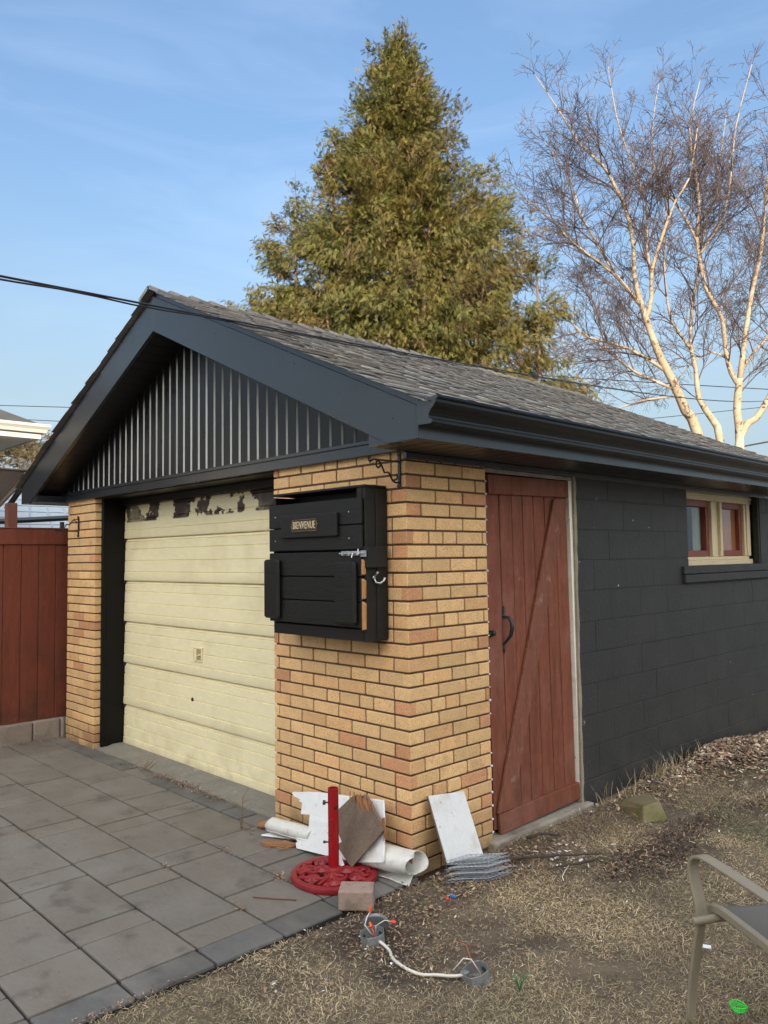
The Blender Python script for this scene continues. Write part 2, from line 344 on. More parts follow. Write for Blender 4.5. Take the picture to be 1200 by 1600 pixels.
M['birch_twig'] = mat('birch twigs', (0.075, 0.052, 0.048), 0.75, 0.2, 4, bump=0)
M['leaf_tree'] = mat('brown green leaves', None, 0.7, 0.1, 2, bump=0, attr=True, transl=0.2)
M['wire'] = mat('black cable', (0.012, 0.012, 0.014), 0.5, 0.05, 4, bump=0)
M['house_siding'] = mat('pale house siding', (0.60, 0.57, 0.50), 0.6, 0.05, 3, bump=0.1, bs=20)
M['house_roof'] = mat('dark house roof', (0.055, 0.053, 0.052), 0.9, 0.2, 8, bump=0.4, bs=60)
M['pale_roof'] = mat('pale blue grey roof', (0.40, 0.46, 0.50), 0.6, 0.08, 3, bump=0.1, bs=20)
M['canvas'] = mat('taupe canvas', (0.16, 0.125, 0.095), 0.9, 0.15, 6, bump=0.3, bs=120)
M['brass'] = mat('dull brass', (0.45, 0.34, 0.16), 0.4, 0.2, 40, metal=0.6, bump=0.1, bs=100)
M['dark_inside'] = mat('dark interior', (0.02, 0.02, 0.02), 0.9, 0.2, 4, bump=0)
M['brown_panel'] = mat('brown panel behind glass', (0.42, 0.15, 0.06), 0.6, 0.25, 4, stretch=(1, 1, 0.4), bump=0.1, bs=40)
M['pale_cloth'] = mat('pale curtain', (0.24, 0.26, 0.22), 0.8, 0.2, 8, bump=0.1, bs=40)
def glass_mat():
    m = bpy.data.materials.new('window glass'); m.use_nodes = True; N = m.node_tree.nodes; L = m.node_tree.links; N.clear()
    o = N.new('ShaderNodeOutputMaterial'); g = N.new('ShaderNodeBsdfGlossy'); g.inputs['Roughness'].default_value = 0.03; t = N.new('ShaderNodeBsdfTransparent')
    t.inputs[0].default_value = (0.85, 0.9, 0.88, 1); lw = N.new('ShaderNodeLayerWeight'); lw.inputs[0].default_value = 0.5; pw_ = N.new('ShaderNodeMath'); pw_.operation = 'POWER'; pw_.inputs[1].default_value = 3.5; L.new(lw.outputs['Facing'], pw_.inputs[0]); f = N.new('ShaderNodeMapRange'); f.inputs[3].default_value = 0.028; f.inputs[4].default_value = 0.9; L.new(pw_.outputs[0], f.inputs[0]); x = N.new('ShaderNodeMixShader')
    tc_ = N.new('ShaderNodeTexCoord'); n = N.new('ShaderNodeTexNoise'); n.inputs['Scale'].default_value = 3; L.new(tc_.outputs['Object'], n.inputs['Vector'])
    b = N.new('ShaderNodeBump'); b.inputs['Strength'].default_value = 0.03; L.new(n.outputs['Fac'], b.inputs['Height']); L.new(b.outputs[0], g.inputs['Normal'])
    L.new(f.outputs[0], x.inputs[0]); L.new(t.outputs[0], x.inputs[1]); L.new(g.outputs[0], x.inputs[2]); L.new(x.outputs[0], o.inputs['Surface']); return m
M['glass'] = glass_mat()

# ------------------------------------------------------------------ terrain
def soft(a, b, x): 
    t = min(1, max(0, (x-a)/(b-a))); return t*t*(3-2*t)
def ground_z(x, y):
    near = soft(0.03, 0.10, x)
    z = -0.045+0.035*near
    if x > 0.0:
        z += near*(0.014*mnoise.noise((x*1.7, y*1.7, 0))+0.007*mnoise.noise((x*6, y*6, 3)))
        z += 0.115*math.exp(-((x-0.34)/0.36)**2-((y-3.25)/0.60)**2)          # heap of mulch by the wall
        z += 0.05*math.exp(-((x-0.15)/0.25)**2-((y-2.3)/0.5)**2)
        z += 0.05*soft(3.0, 4.5, y)*soft(0.0, .4, x)
    return z
def axis(fine0, fine1, step, far):
    a = list(np.arange(fine0, fine1+1e-6, step)); d = step; x = fine1
    while x < far: d *= 1.35; x += d; a.append(x)
    d = step; x = fine0
    while x > -far: d *= 1.35; x -= d; a.insert(0, x)
    return a
gx = [-420, -150, -60, -25, -10, -4, -1.5, -0.5, 0.02, 0.045, 0.06, 0.075, 0.09, 0.11]+list(np.arange(0.15, 3.65, 0.05))+axis(3.65, 3.66, 0.05, 420)[-34:]
gx = sorted(set(round(float(x), 4) for x in gx if x < 3.66))+[x for x in axis(3.7, 3.71, 0.05, 420) if x > 3.69]; gy = axis(-3.2, 5.6, 0.05, 420)
V = np.array([(x, y, ground_z(x, y) if -0.2 <= x <= 3.7 and -3.3 <= y <= 5.7 else (-0.045 if x < 0 else -0.01)) for x in gx for y in gy])
nj = len(gy)
def soil_tone(V):
    t = np.ones(len(V))                                          # damp bare patches of darker earth
    for (cx_, cy_, rx_, ry_, s_) in ((0.40, -0.62, 0.45, 0.20, .6), (0.25, -0.35, 0.25, 0.25, .4), (0.75, 1.0, 0.2, 0.35, .55), (0.22, -1.0, 0.16, 0.4, .35), (0.60, -0.75, .14, .05, .7), (0.45, 3.0, .5, .3, .4), (0.72, 2.0, .12, .2, .5)):
        t *= 1-s_*np.exp(-((V[:, 0]-cx_)/rx_)**2-((V[:, 1]-cy_)/ry_)**2)
    return np.repeat(t[:, None], 3, 1)
F = np.array([(i*nj+j, (i+1)*nj+j, (i+1)*nj+j+1, i*nj+j+1) for i in range(len(gx)-1) for j in range(nj-1)])
tag(np_mesh('ground', V, F, soil_tone(V), M['soil'], smooth=True), kind='structure', label='dead winter lawn and bare soil beside the garage', cat='ground')

# paving: big and small slabs in rows, sand joints, dark border stones
mb = MB().box(-4.42, 0.055, -4.6, 0.0, -0.04, -0.012)
jb = build('paving_bed', mb, M['joint_sand']); tag(jb, kind='structure', label='sandy joints under the paving slabs', cat='paving')
mb = MB()
rows = [-0.14, -0.475, -0.80, -1.125, -1.455, -1.785, -2.11, -2.44, -2.77, -3.1, -3.43, -3.76, -4.09, -4.42]
known = {3: [-0.10, -0.46, -0.63, -1.15, -1.34, -1.86, -2.04], 2: [-0.10, -0.285, -0.80, -0.96, -1.35, -1.86, -2.05], 1: [-0.10, -0.44, -0.95, -1.13, -1.65, -1.82, -2.34]}
pr = random.Random(5)
def slab(mb, x0, x1, y0, y1, base, g=0.0058):
    k = pr.uniform(0.92, 1.07); warm = pr.uniform(-0.02, 0.035); dz = pr.uniform(-0.0025, 0.0025)
    col = (base[0]*k*(1+warm), base[1]*k, base[2]*k*(1-warm))
    n0 = len(mb.v)
    mb.box(x0+g, x1-g, y0+g, y1-g, -0.05, dz, col)
    t = pr.uniform(-0.0015, 0.0015)
    for i in range(n0+4, n0+8): mb.v[i] = (mb.v[i][0], mb.v[i][1], mb.v[i][2]+(t if mb.v[i][0] > (x0+x1)/2 else -t))
PB = (0.158, 0.141, 0.119)
for r in range(len(rows)-1):
    y1, y0 = rows[r], rows[r+1]
    xs = list(known.get(r, [-0.10]))
    sizes = [0.52, 0.17, 0.36, 0.5, 0.18, 0.33]; k = pr.randrange(6)
    if r not in known: k = (r*2) % 6
    while xs[-1] > -4.40:
        xs.append(max(-4.42, xs[-1]-sizes[k % 6]*pr.uniform(0.97, 1.03))); k += 1
    if len(xs) > 2 and xs[-2]-xs[-1] < 0.08: xs.pop(-2)
    for a, b in zip(xs[1:], xs[:-1]): slab(mb, a, b, y0, y1, PB)
tag(build('paving_slabs', mb, M['paver'], bevel=0.005, seg=2), kind='structure', label='weathered grey paving slabs of mixed sizes', cat='paving')
mb = MB(); y = -0.16
BB = (0.112, 0.108, 0.101)
while y > -4.5:
    L_ = 0.325; slab(mb, -0.10, 0.055+pr.uniform(-.006, .006), y-L_, y, BB); y -= L_
x = -0.105
while x > -4.4:
    L_ = pr.choice([0.20, 0.34, 0.34]); slab(mb, max(-4.42, x-L_), x, -0.14, 0.0, BB if pr.random() < .75 else PB); x -= L_
slab(mb, -0.10, 0.055, -0.16, 0.0, BB)
tag(build('paving_border', mb, M['paver'], bevel=0.006, seg=2), kind='structure', label='dark blue grey border stones round the paving', cat='paving')
g = [[(x, y, 0.004+0.002*mnoise.noise((x*3, y*5, 1))+(0.012 if y > 0.12 else 0)) for y in np.linspace(0.003, 0.42, 12)] for x in np.linspace(-3.72, -1.10, 60)]
tag(build('concrete_apron', MB().sheet(g, thick=(0, 0, -0.05)), M['apron'], smooth='auto'), kind='structure', label='cracked concrete strip under the cream garage door', cat='paving')

# ------------------------------------------------------------------ the garage
G = thing('garage', 'tan brick and dark block garage with cream overhead door and black gable', 'garage', (-2.14, 0, 0))
CH = 0.0716; SP = 0.2183; TOPZ = 2.048
XL, XR, XP = -4.283, -3.706, -1.1375
bricks = MB(); bricks2 = MB(); br = random.Random(3)
def brick_col(p_red=0.10):
    r = br.random(); k = br.uniform(0.86, 1.10)
    if r < p_red: c = (0.66, 0.325, 0.155)
    elif r < p_red+0.20: c = (0.80, 0.475, 0.215)
    elif r < p_red+0.36: c = (0.76, 0.490, 0.225)
    else: c = (0.82, 0.520, 0.245)
    return tuple(q*k for q in c)
MJ = 0.0052; BD = 0.09
def course_splits(n, first_half):
    """distances from the corner of the joints in one course"""
    if n % 6 == 0: 
        pat = [0.75, 0.5, 0.5, 1, 0.5, 0.5, 0.85] if first_half else [0.5, 0.72, 0.5, 0.74, 0.5, 1]
    else:
        pat = ([0.5] if first_half else [])+[1]*30
    out = [0]; 
    for p in pat: out.append(out[-1]+p*SP)
    while out[-1] < 6: out.append(out[-1]+SP)
    return out
def face_front(x_from, x_to, z0, z1, joints, dirn, corner_ret=None, p_red=0.10):
    pass
for n in range(-1, 30):
    zt = TOPZ-(n-1)*CH if n > -1 else TOPZ+2*CH
    zt = TOPZ-(n-1)*CH-MJ; zb = TOPZ-n*CH+MJ
    if zb < -0.08: zb = -0.1
    if zt > 2.12: zt = 2.12
    if zt-zb < 0.01: continue
    odd = n % 2 == 0          # side header row
    jit = lambda: br.uniform(-0.0018, 0.0018)
    # right pier front (joints measured from the corner leftwards) and side
    fj = course_splits(n, first_half=not odd); sj = course_splits(n, first_half=odd)
    special = n % 6 == 0
    # corner brick: one box spanning both faces
    lf = fj[1]; ls = sj[1]
    if lf <= ls:                                                # header toward the drive, stretcher along the side
        bricks.box(-lf+MJ, -0.0006, jit(), 0.05, zb, zt, brick_col(0.34)); bricks.box(-0.06, jit()*0.5, 0.0028, ls-MJ, zb, zt, brick_col(0.05))
    else:
        bricks.box(-lf+MJ, -0.0028, jit()*0.5, 0.06, zb, zt, brick_col(0.05)); bricks.box(-0.05, jit(), 0.0006, ls-MJ, zb, zt, brick_col(0.34))
    for a, b in zip(fj[1:-1], fj[2:]):
        if a >= 1.1375-0.02: break
        e = min(b, 1.1375)
        if 1.1375-e < 0.03: e = 1.1375
        bricks.box(-e+(MJ if e < 1.13 else 0), -a-MJ, jit(), BD, zb, zt, brick_col(0.16 if e > 1.13 else 0.035))
        if e >= 1.1375: break
    for a, b in zip(sj[1:-1], sj[2:]):
        if a >= 0.62: break
        e = min(b, 0.636)
        if 0.636-e < 0.03: e = 0.636
        bricks.box(-BD, jit(), a+MJ, e-(MJ if e < .63 else 0), zb, zt, brick_col(0.22 if e > .63 else 0.045))
        if e >= 0.636: break
    # left pier, measured from its right edge leftwards; return face toward the opening
    pj_ = [0, SP*0.5, SP*1.5, SP*2.5, SP*2.66] if not odd else [0, SP, SP*2, SP*2.66]
    for k, (a, b) in enumerate(zip(pj_[:-1], pj_[1:])):
        e = b if b < 0.56 else 0.577
        if e-a < 0.05 and False: continue
        bricks2.box(XR-e+(MJ if e < .57 else 0), XR-a-(MJ if k else 0), jit(), 0.20 if k == 0 else BD, zb, zt, brick_col(0.05 if k else 0.10))
build('brick_pier', bricks, M['brick'], G, bevel=0.004, seg=2); build('brick_pier', bricks2, M['brick'], G, bevel=0.004, seg=2)
mb = MB()
mb.box(XP+0.012, -0.010, 0.008, 0.10, -0.1, 2.115); mb.box(-0.10, -0.010, 0.101, 0.632, -0.1, 2.115)
mb.cut(); mb.box(XL+0.010, XR-0.010, 0.009, 0.19, -0.1, 2.115)
build_each('mortar_backing', mb, M['mortar'], G)

# dark painted block wall with a window opening
blk = MB(); bb = random.Random(8)
beds = [2.075]+[1.917-0.1987*k for k in range(10)]+[-0.10]
WY0, WY1, WZ0 = 3.12, 4.585, 1.455
for k in range(len(beds)-1):
    zt, zb = beds[k]-0.0035, beds[k+1]+0.0035
    y = 1.545; first = True
    while y < 4.80:
        L_ = 0.40 if not (first and k % 2) else 0.20
        first = False; y1 = min(y+L_, 4.82); 
        segs = [(y, y1, zb, zt)]
        if zt > WZ0:                                           # cut out the window
            cut = []
            for (a, b, c0, c1) in segs:
                if b <= WY0 or a >= WY1: cut.append((a, b, c0, c1)); continue
                if a < WY0: cut.append((a, WY0+0.002, c0, c1))
                if b > WY1: cut.append((WY1-0.002, b, c0, c1))
                if c0 < WZ0-0.01: cut.append((max(a, WY0), min(b, WY1), c0, min(c1, WZ0-0.004)))
            segs = cut
        for (a, b, c0, c1) in segs:
            if b-a > 0.02: blk.box(-0.19, bb.uniform(-0.0012, 0.0012), a+0.0006, b-0.0006, c0, c1)
        y = y1
blk.box(-0.185, -0.0035, 1.55, 3.118, -0.1, 2.07); blk.box(-0.185, -0.0035, 4.587, 4.81, -0.1, 2.07); blk.box(-0.185, -0.0035, 3.118, 4.587, -0.1, 1.45)
build('block_wall', blk, M['block'], G, bevel=0.0022, seg=1)
mb = MB(); 
mb.box(-0.15, 0.028, 2.99, 4.72, 1.397, 1.458); mb.box(-0.15, 0.034, 2.995, 4.72, 1.330, 1.393)
build('window_sill', mb, M['block'], G, bevel=0.006, seg=2)
mb = MB()                                                       # unseen sides of the building
mb.box(-4.28, -4.08, 0.2, 4.6, -0.1, 2.07); mb.cut(); mb.box(-4.28, -0.2, 4.62, 4.80, -0.1, 2.07)
build_each('rear_wall', mb, M['block'], G)
build('floor_slab', MB().box(-4.1, -0.2, 0.44, 4.6, -0.08, 0.0), M['concrete'], G)
mb = MB(); ys = np.linspace(0, 1, 46)                            # torn rendered edge between door frame and blocks
prv = random.Random(2)
pts = [(0.003, 1.548+prv.uniform(-0.006, 0.007), -0.06+2.12*t) for t in ys]
mb.prism([(0.003, 1.523, -0.06)]+pts+[(0.003, 1.523, 2.06)], (-0.10, 0, 0))
build('wall_edge', mb, M['stone_edge'], G)

# roof
RX, RZ, SL = -2.14, 3.405, 0.4555
cs = 1/math.hypot(1, SL); sn = SL*cs
def rp(side, u, v, w=0.0):
    """side +1 right slope, -1 left slope; v down the slope from the ridge, w off the surface"""
    return (RX+side*(v*cs+w*sn), u, RZ-v*sn+w*cs)
VE = 2.560/cs
deck = MB()
for s_ in (1, -1):
    deck.prism([rp(s_, -0.275, 0, 0), rp(s_, -0.275, VE, 0), rp(s_, -0.275, VE, -0.03), rp(s_, -0.275, 0, -0.03)], (0, 5.32, 0))
roof = build('roof', deck, M['black_metal'], G)
M['gutter'] = mat('black gutter enamel', (0.009, 0.011, 0.013), 0.22, 0.06, 2, bump=0.0, bs=6, spec=0.35)
sh = MB(); sr = random.Random(21); EXP = 0.143
ncourse = int(VE/EXP)+1
def tabcol():
    k = sr.choice([0.78, 0.9, 0.96, 1.0, 1.06, 1.18])*sr.uniform(0.88, 1.12); w = sr.uniform(-0.05, 0.09)
    return (0.295*k*(1+w), 0.28*k, 0.258*k*(1-w))
def tab(side, u0, u1, v0, v1, wlo, whi, col, curl=0.0):
    """v0 lower edge (bigger v), v1 upper edge"""
    vm = v0-(v0-v1)*0.35
    P = []
    for u in (u0, u1):
        P.append([rp(side, u, v0, wlo+curl), rp(side, u, v0, wlo-0.006+curl*0.5), rp(side, u, vm, wlo*0.75+whi*0.25+0.0005), rp(side, u, v1, whi)])
    a, b = P
    sh.add(a+b, [(0, 4, 5, 1), (0, 2, 6, 4), (2, 3, 7, 6), (1, 2, 0), (4, 6, 5), (1, 5, 7, 3)], col)
for side in (1, -1):
    for k in range(ncourse):
        v0 = min((k+1)*EXP, VE+0.012); v1 = k*EXP-0.02
        v1 = max(v1, 0.0)
        wav = sr.uniform(-0.004, 0.004)
        u = -0.315+sr.uniform(-0.012, 0.006)
        while u < 5.06:
            L_ = sr.uniform(0.22, 0.36); u1 = min(u+L_, 5.07)
            edge = 0.010*sr.random() if u < -0.1 else 0
            tab(side, u, u1, v0+sr.uniform(-0.004, 0.004), v1, 0.0095, 0.002, tabcol(), curl=sr.uniform(0, 0.0025)+edge); u = u1
        u = -0.30+sr.uniform(0, 0.15)
        while u < 5.0:                                          # laminated upper layer
            L_ = sr.uniform(0.08, 0.24); u1 = min(u+L_, 5.06)
            tab(side, u, u1, v0+sr.uniform(-0.002, 0.006), max(v1, v0-EXP*0.98), 0.0170, 0.005, tabcol(), curl=sr.uniform(0, 0.003)); u = u1+sr.uniform(0.06, 0.2)
build('shingles', sh, M['shingle'], roof)
rc = MB(); u = -0.32
while u < 5.05:
    u1 = u+0.16; c = tabcol()
    hgt = 0.008+sr.uniform(0, 0.006)
    for side in (1, -1):
        rc.add([rp(side, u, -0.004, 0.030+hgt), rp(side, u1+0.02, -0.004, 0.020), rp(side, u1+0.02, 0.14, 0.018), rp(side, u, 0.14, 0.026+hgt), rp(side, u, 0.14, 0.014), rp(side, u, 0, 0.014)],
               [(0, 1, 2, 3), (0, 3, 4, 5), (3, 2, 4)], c)
    u = u1
build('ridge_cap', rc, M['shingle'], roof)
# rake boards, returns, soffits and gable siding
fas = MB(); HW = 2.49; FZ = 3.375; FW = 0.243
for s_ in (1, -1):
    ztip = FZ-SL*HW
    zlo = 2.085
    xk = (FZ-FW-zlo)/SL                                          # where the lower edge meets the soffit level
    poly = [(RX, -0.283, FZ), (RX+s_*HW, -0.283, ztip), (RX+s_*HW, -0.283, zlo), (RX+s_*xk, -0.283, zlo), (RX, -0.283, FZ-FW)]
    fas.prism(poly, (0, 0.028, 0)); fas.cut()
build_each('rake_fascia', fas, M['black_metal'], G, bevel=0.002)
for (x, z) in ((-1.35, 2.94), (-0.55, 2.60), (-2.45, 3.12), (0.20, 2.20), (-1.10, 2.66), (-3.3, 2.74)):   # nail heads
    build('nail_head', MB().lathe([(0.006, 0), (0.005, 0.0015), (0, 0.002)], (x, -0.283, z), 8, axis=(0, -1, 0)), M['iron'], G)
ret = MB()
for s_ in (1, -1):
    xa = 2.165; zt = FZ-FW-SL*xa
    xk = (FZ-FW-2.085)/SL
    ret.prism([(RX+s_*xa, -0.277, 2.085), (RX+s_*(xk+0.05), -0.277, 2.085), (RX+s_*(xk+0.05), -0.277, FZ-FW-SL*xk+0.02), (RX+s_*xa, -0.277, zt+0.02)], (0, 0.02, 0))
    ret.box(*(sorted((RX+s_*xa, RX+s_*(xa+0.012)))), -0.256, -0.03, 2.087, zt+0.0); ret.cut()
build_each('eave_return', ret, M['black_metal'], G)
sof = MB()
for s_ in (1, -1):
    n_ = 26
    for i in range(n_):                                         # sloping rake soffit, in narrow ribs
        xa, xb = 2.285*i/n_+0.002, 2.285*(i+1)/n_-0.002
        za, zb_ = FZ-FW+0.035-SL*xa, FZ-FW+0.035-SL*xb
        sof.prism([(RX+s_*xa, -0.254, za), (RX+s_*xb, -0.254, zb_), (RX+s_*xb, -0.254, zb_+0.01), (RX+s_*xa, -0.254, za+0.01)], (0, 0.25, 0))
    y = -0.253
    while y < 5.0:                                              # level eave soffit, ribs across
        x0, x1 = sorted((RX+s_*2.141, RX+s_*2.488)); sof.box(x0, x1, y+0.002, y+0.100, 2.088, 2.096); sof.box(x0, x1, y+0.099, y+0.108, 2.093, 2.099); y += 0.106
    sof.cut()
build_each('soffit', sof, M['soffit'], G)
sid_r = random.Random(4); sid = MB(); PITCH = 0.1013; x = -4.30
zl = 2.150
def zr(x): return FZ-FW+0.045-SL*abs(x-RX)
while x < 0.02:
    BK, BG = (0.008, 0.009, 0.011), (0.56, 0.57, 0.545)             # black faces, grooves painted pale as sky reflections
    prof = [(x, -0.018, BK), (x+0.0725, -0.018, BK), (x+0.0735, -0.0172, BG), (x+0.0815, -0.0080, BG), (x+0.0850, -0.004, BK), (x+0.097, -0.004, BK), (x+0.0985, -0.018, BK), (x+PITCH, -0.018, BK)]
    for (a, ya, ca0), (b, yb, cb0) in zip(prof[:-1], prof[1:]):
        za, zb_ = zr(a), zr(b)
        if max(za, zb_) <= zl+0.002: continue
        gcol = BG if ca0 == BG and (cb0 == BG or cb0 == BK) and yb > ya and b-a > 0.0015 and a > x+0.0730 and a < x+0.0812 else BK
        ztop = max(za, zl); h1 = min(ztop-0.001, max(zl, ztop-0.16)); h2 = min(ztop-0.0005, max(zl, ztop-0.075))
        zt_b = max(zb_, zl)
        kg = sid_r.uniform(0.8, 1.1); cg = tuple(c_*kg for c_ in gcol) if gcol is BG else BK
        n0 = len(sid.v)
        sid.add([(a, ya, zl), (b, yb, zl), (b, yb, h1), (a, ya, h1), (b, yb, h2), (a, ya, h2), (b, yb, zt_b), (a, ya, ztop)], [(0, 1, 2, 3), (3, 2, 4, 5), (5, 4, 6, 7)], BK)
        for i in (0, 1, 2, 3): sid.c[n0+i] = cg  # painted reflection fades to black near the overhang
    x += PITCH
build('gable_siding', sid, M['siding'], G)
build_each('gable_back', MB().prism([(-4.2, 0.01, 2.1), (-0.08, 0.01, 2.1), (RX, 0.01, 3.1)], (0, 0.05, 0)).cut().prism([(-4.2, 4.75, 2.1), (-0.08, 4.75, 2.1), (RX, 4.75, 3.1)], (0, 0.05, 0)), M['block'], G)
fr = MB()
fr.box(-4.34, 0.012, -0.034, -0.004, 2.092, 2.168); fr.box(-4.34, 0.012, -0.044, -0.0345, 2.150, 2.172); fr.cut()
fr.box(-0.02, 0.010, -0.0035, 5.0, 2.054, 2.087)
build_each('frieze_trim', fr, M['black_metal'], G, bevel=0.002)
hd = MB()
hd.box(-3.72, -1.128, -0.003, 0.225, 2.085, 2.115); hd.box(-3.70, -1.0, 0.195, 0.222, 2.030, 2.0845); hd.box(-3.70, -1.0, 0.23, 0.40, 2.03, 2.3)
build('door_header', hd, M['jamb_metal'], G, bevel=0.002)
jb = MB(); jb.box(-3.76, -3.684, 0.055, 0.40, 0.004, 2.083); jb.box(-3.684, -3.676, 0.058, 0.078, 0.004, 2.083); jb.cut(); jb.box(-1.12, -1.06, 0.14, 0.40, 0.004, 2.083)
build_each('door_jamb', jb, M['jamb_metal'], G, bevel=0.003)
# eave fascia and K-style gutter
ef = MB(); ef.box(0.345, 0.362, -0.283, 5.04, 2.085, 2.235); ef.cut(); ef.box(-4.642, -4.625, -0.283, 5.04, 2.085, 2.235)
build_each('eave_fascia', ef, M['black_metal'], G, bevel=0.002)
gp = [(0.365, 2.250), (0.365, 2.146), (0.444, 2.144), (0.450, 2.149), (0.451, 2.160), (0.446, 2.165), (0.430, 2.168), (0.430, 2.180), (0.437, 2.196), (0.450, 2.211), (0.465, 2.223), (0.473, 2.236), (0.474, 2.248), (0.484, 2.250), (0.487, 2.257), (0.484, 2.265), (0.474, 2.266)]
gi = [(x-0.0025 if x > .37 else x+0.0025, z+0.0025) for x, z in gp][::-1]
gut = MB()
sag = [(-0.286, 0), (1.5, -0.002), (3.0, -0.005), (5.05, -0.008)]
for (ya, da), (yb, db) in zip(sag[:-1], sag[1:]):
    ring = gp+gi; n_ = len(ring)
    gut.add([(x, ya, z+da) for x, z in ring]+[(x, yb, z+db) for x, z in ring], [((i+1) % n_, i, n_+i, n_+(i+1) % n_) for i in range(n_)])
gutter = build('gutter', gut, M['gutter'], roof)
cap = MB(); cap.prism([(x, -0.290, z) for x, z in gp[:-1]], (0, 0.004, 0)); cap.prism([(x+(0.002 if x > .4 else -0.002), -0.294, z-0.002) for x, z in gp[:-1]], (0, 0.003, 0)); cap.tube([(0.366, -0.287, 2.262), (0.366, -0.287, 2.140)], 0.004)
build('gutter_end_cap', cap, M['black_metal'], gutter)
mb = MB()                                                       # white dabs of sealant left on the brick edge at each bed
for n in range(1, 29):
    z = TOPZ-n*CH; r_ = br.uniform(0.004, 0.008)
    if br.random() < 0.9: mb.lathe([(0.0, -r_), (r_, -r_*0.5), (r_, r_*0.5), (0, r_)], (-0.004, 0.640, z+br.uniform(-.003, .003)), 7)
mb.box(-0.05, -0.016, 0.6335, 0.6405, -0.02, 2.02)
build('sealant', mb, M['white_plastic'], G, smooth=True)

# cream overhead door: five and a half ribbed sections
gd = MB(); DX0, DX1 = -3.675, -1.08; DY = 0.262
seams = [0.004, 0.337, 0.690, 1.040, 1.387, 1.747, 2.06]
gr = random.Random(9)
prof_all = []
for s0, s1 in zip(seams[:-1], seams[1:]):
    h = s1-s0 if s1 < 2.0 else 0.35
    pts = [(s0, 0.0), (s0+0.004, -0.012), (s0+0.012, -0.016)]
    for f in (0.21, 0.475, 0.745, 0.925):
        zc_ = s0+f*h
        if zc_ > s1-0.014: continue
        y_ = -0.016+0.012*f
        pts += [(zc_-0.004, y_), (zc_-0.001, y_+0.009), (zc_+0.006, y_+0.002)]
    pts += [(s1-0.018, -0.003), (s1-0.006, 0.004), (s1-0.003, 0.016), (s1, 0.016)]
    prof_all += [(z, DY+y_) for z, y_ in pts]
xs_ = np.linspace(DX0, DX1, 28)
def dent(x, z): return 0.0022*mnoise.noise((x*1.3, z*2.2, 5))+0.0008*mnoise.noise((x*5, z*3, 2))
RX0, RX1, RZ0, RZ1 = -2.505, -2.39, 0.80, 0.905                 # recess for the handle
grid = [[(x, y+dent(x, z), z) for (z, y) in prof_all] for x in xs_]
door = build('garage_door', MB().sheet(grid), M['cream'], G, smooth='auto')
mb = MB(); hx0, hx1, hz0, hz1 = -2.515, -2.385, 0.800, 0.908; yy = DY-0.021
mb.box(hx0, hx1, yy, yy+0.012, hz0, hz0+0.012); mb.box(hx0, hx1, yy, yy+0.012, hz1-0.012, hz1)
mb.box(hx0, hx0+0.012, yy, yy+0.012, hz0+0.012, hz1-0.012); mb.box(hx1-0.012, hx1, yy, yy+0.012, hz0+0.012, hz1-0.012)
hnd = build('door_handle', mb, M['cream'], door, bevel=0.002)
mb = MB(); mb.box(hx0+0.012, hx1-0.012, DY-0.0195, DY-0.0165, hz0+0.012, hz1-0.012)
build('handle_recess', mb, mat('rusty recess', (0.40, 0.31, 0.16), 0.7, 0.3, 30, blot=((0.16, 0.09, 0.035), 40, 0.55, 0.68)), hnd)
mb = MB(); mb.box(hx0+0.03, hx0+0.062, DY-0.028, DY-0.0197, hz0+0.012, hz1-0.014); mb.tube([(hx0+0.07, DY-0.022, hz0+0.045), (hx1-0.014, DY-0.024, hz0+0.055)], 0.006)
build('handle_lever', mb, M['cream'], hnd, bevel=0.003)
mb = MB().lathe([(0.014, 0), (0.014, 0.006), (0.009, 0.008), (0.0085, 0.002), (0.0, 0.002)], (-2.535, DY-0.008, 0.512), 14, axis=(0, -1, 0))
build('keyhole', mb, M['iron'], door)
mb = MB().box(DX0, DX1, DY-0.004, DY+0.02, 0.0165, 0.024)
build('door_seal', mb, M['dark_inside'], door)
mb = MB()
for s_ in seams[1:-1]: mb.box(DX0-0.004, DX0+0.016, DY-0.020, DY+0.01, s_-0.02, s_-0.004); mb.cut()
build_each('door_hinge', mb, M['iron'], door, bevel=0.002)

# side door with Z brace
sd = MB(); dx = -0.034
ytop = [0.668, 0.795, 0.913, 1.020, 1.129, 1.245, 1.365, 1.487]; ybot = [0.690, 0.83, 0.95, 1.050, 1.165, 1.285, 1.395, 1.515]
for a, b, a2, b2 in zip(ytop[:-1], ytop[1:], ybot[:-1], ybot[1:]):
    q = br.uniform(-0.0015, 0.0015)
    sd.prism([(dx+q, a2+0.0025, 0.03), (dx+q, b2-0.0025, 0.03), (dx+q, b-0.0025, 2.02), (dx+q, a+0.0025, 2.02)], (-0.03, 0, 0))
sdoor = build('side_door', sd, M['red_wood'], G, bevel=0.003)
mb = MB().prism([(dx+0.022, 0.680, 1.908), (dx+0.022, 1.489, 1.922), (dx+0.022, 1.488, 2.026), (dx+0.022, 0.672, 2.020)], (-0.02, 0, 0))
build('rail', mb, M['red_wood'], sdoor, bevel=0.003)
mb = MB().prism([(dx+0.024, 0.722, 0.004), (dx+0.024, 1.530, 0.030), (dx+0.024, 1.520, 0.132), (dx+0.024, 0.712, 0.118)], (-0.022, 0, 0))
build('rail', mb, M['red_wood'], sdoor, bevel=0.003)
mb = MB().prism([(dx+0.024, 0.702, 0.122), (dx+0.024, 0.838, 0.124), (dx+0.024, 1.458, 1.909), (dx+0.024, 1.326, 1.906)], (-0.022, 0, 0))
tag(build('brace', mb, M['brace_wood'], sdoor, bevel=0.004), 'paler wide diagonal brace')
hb = MB(); hx = dx+0.002; hy = 0.812
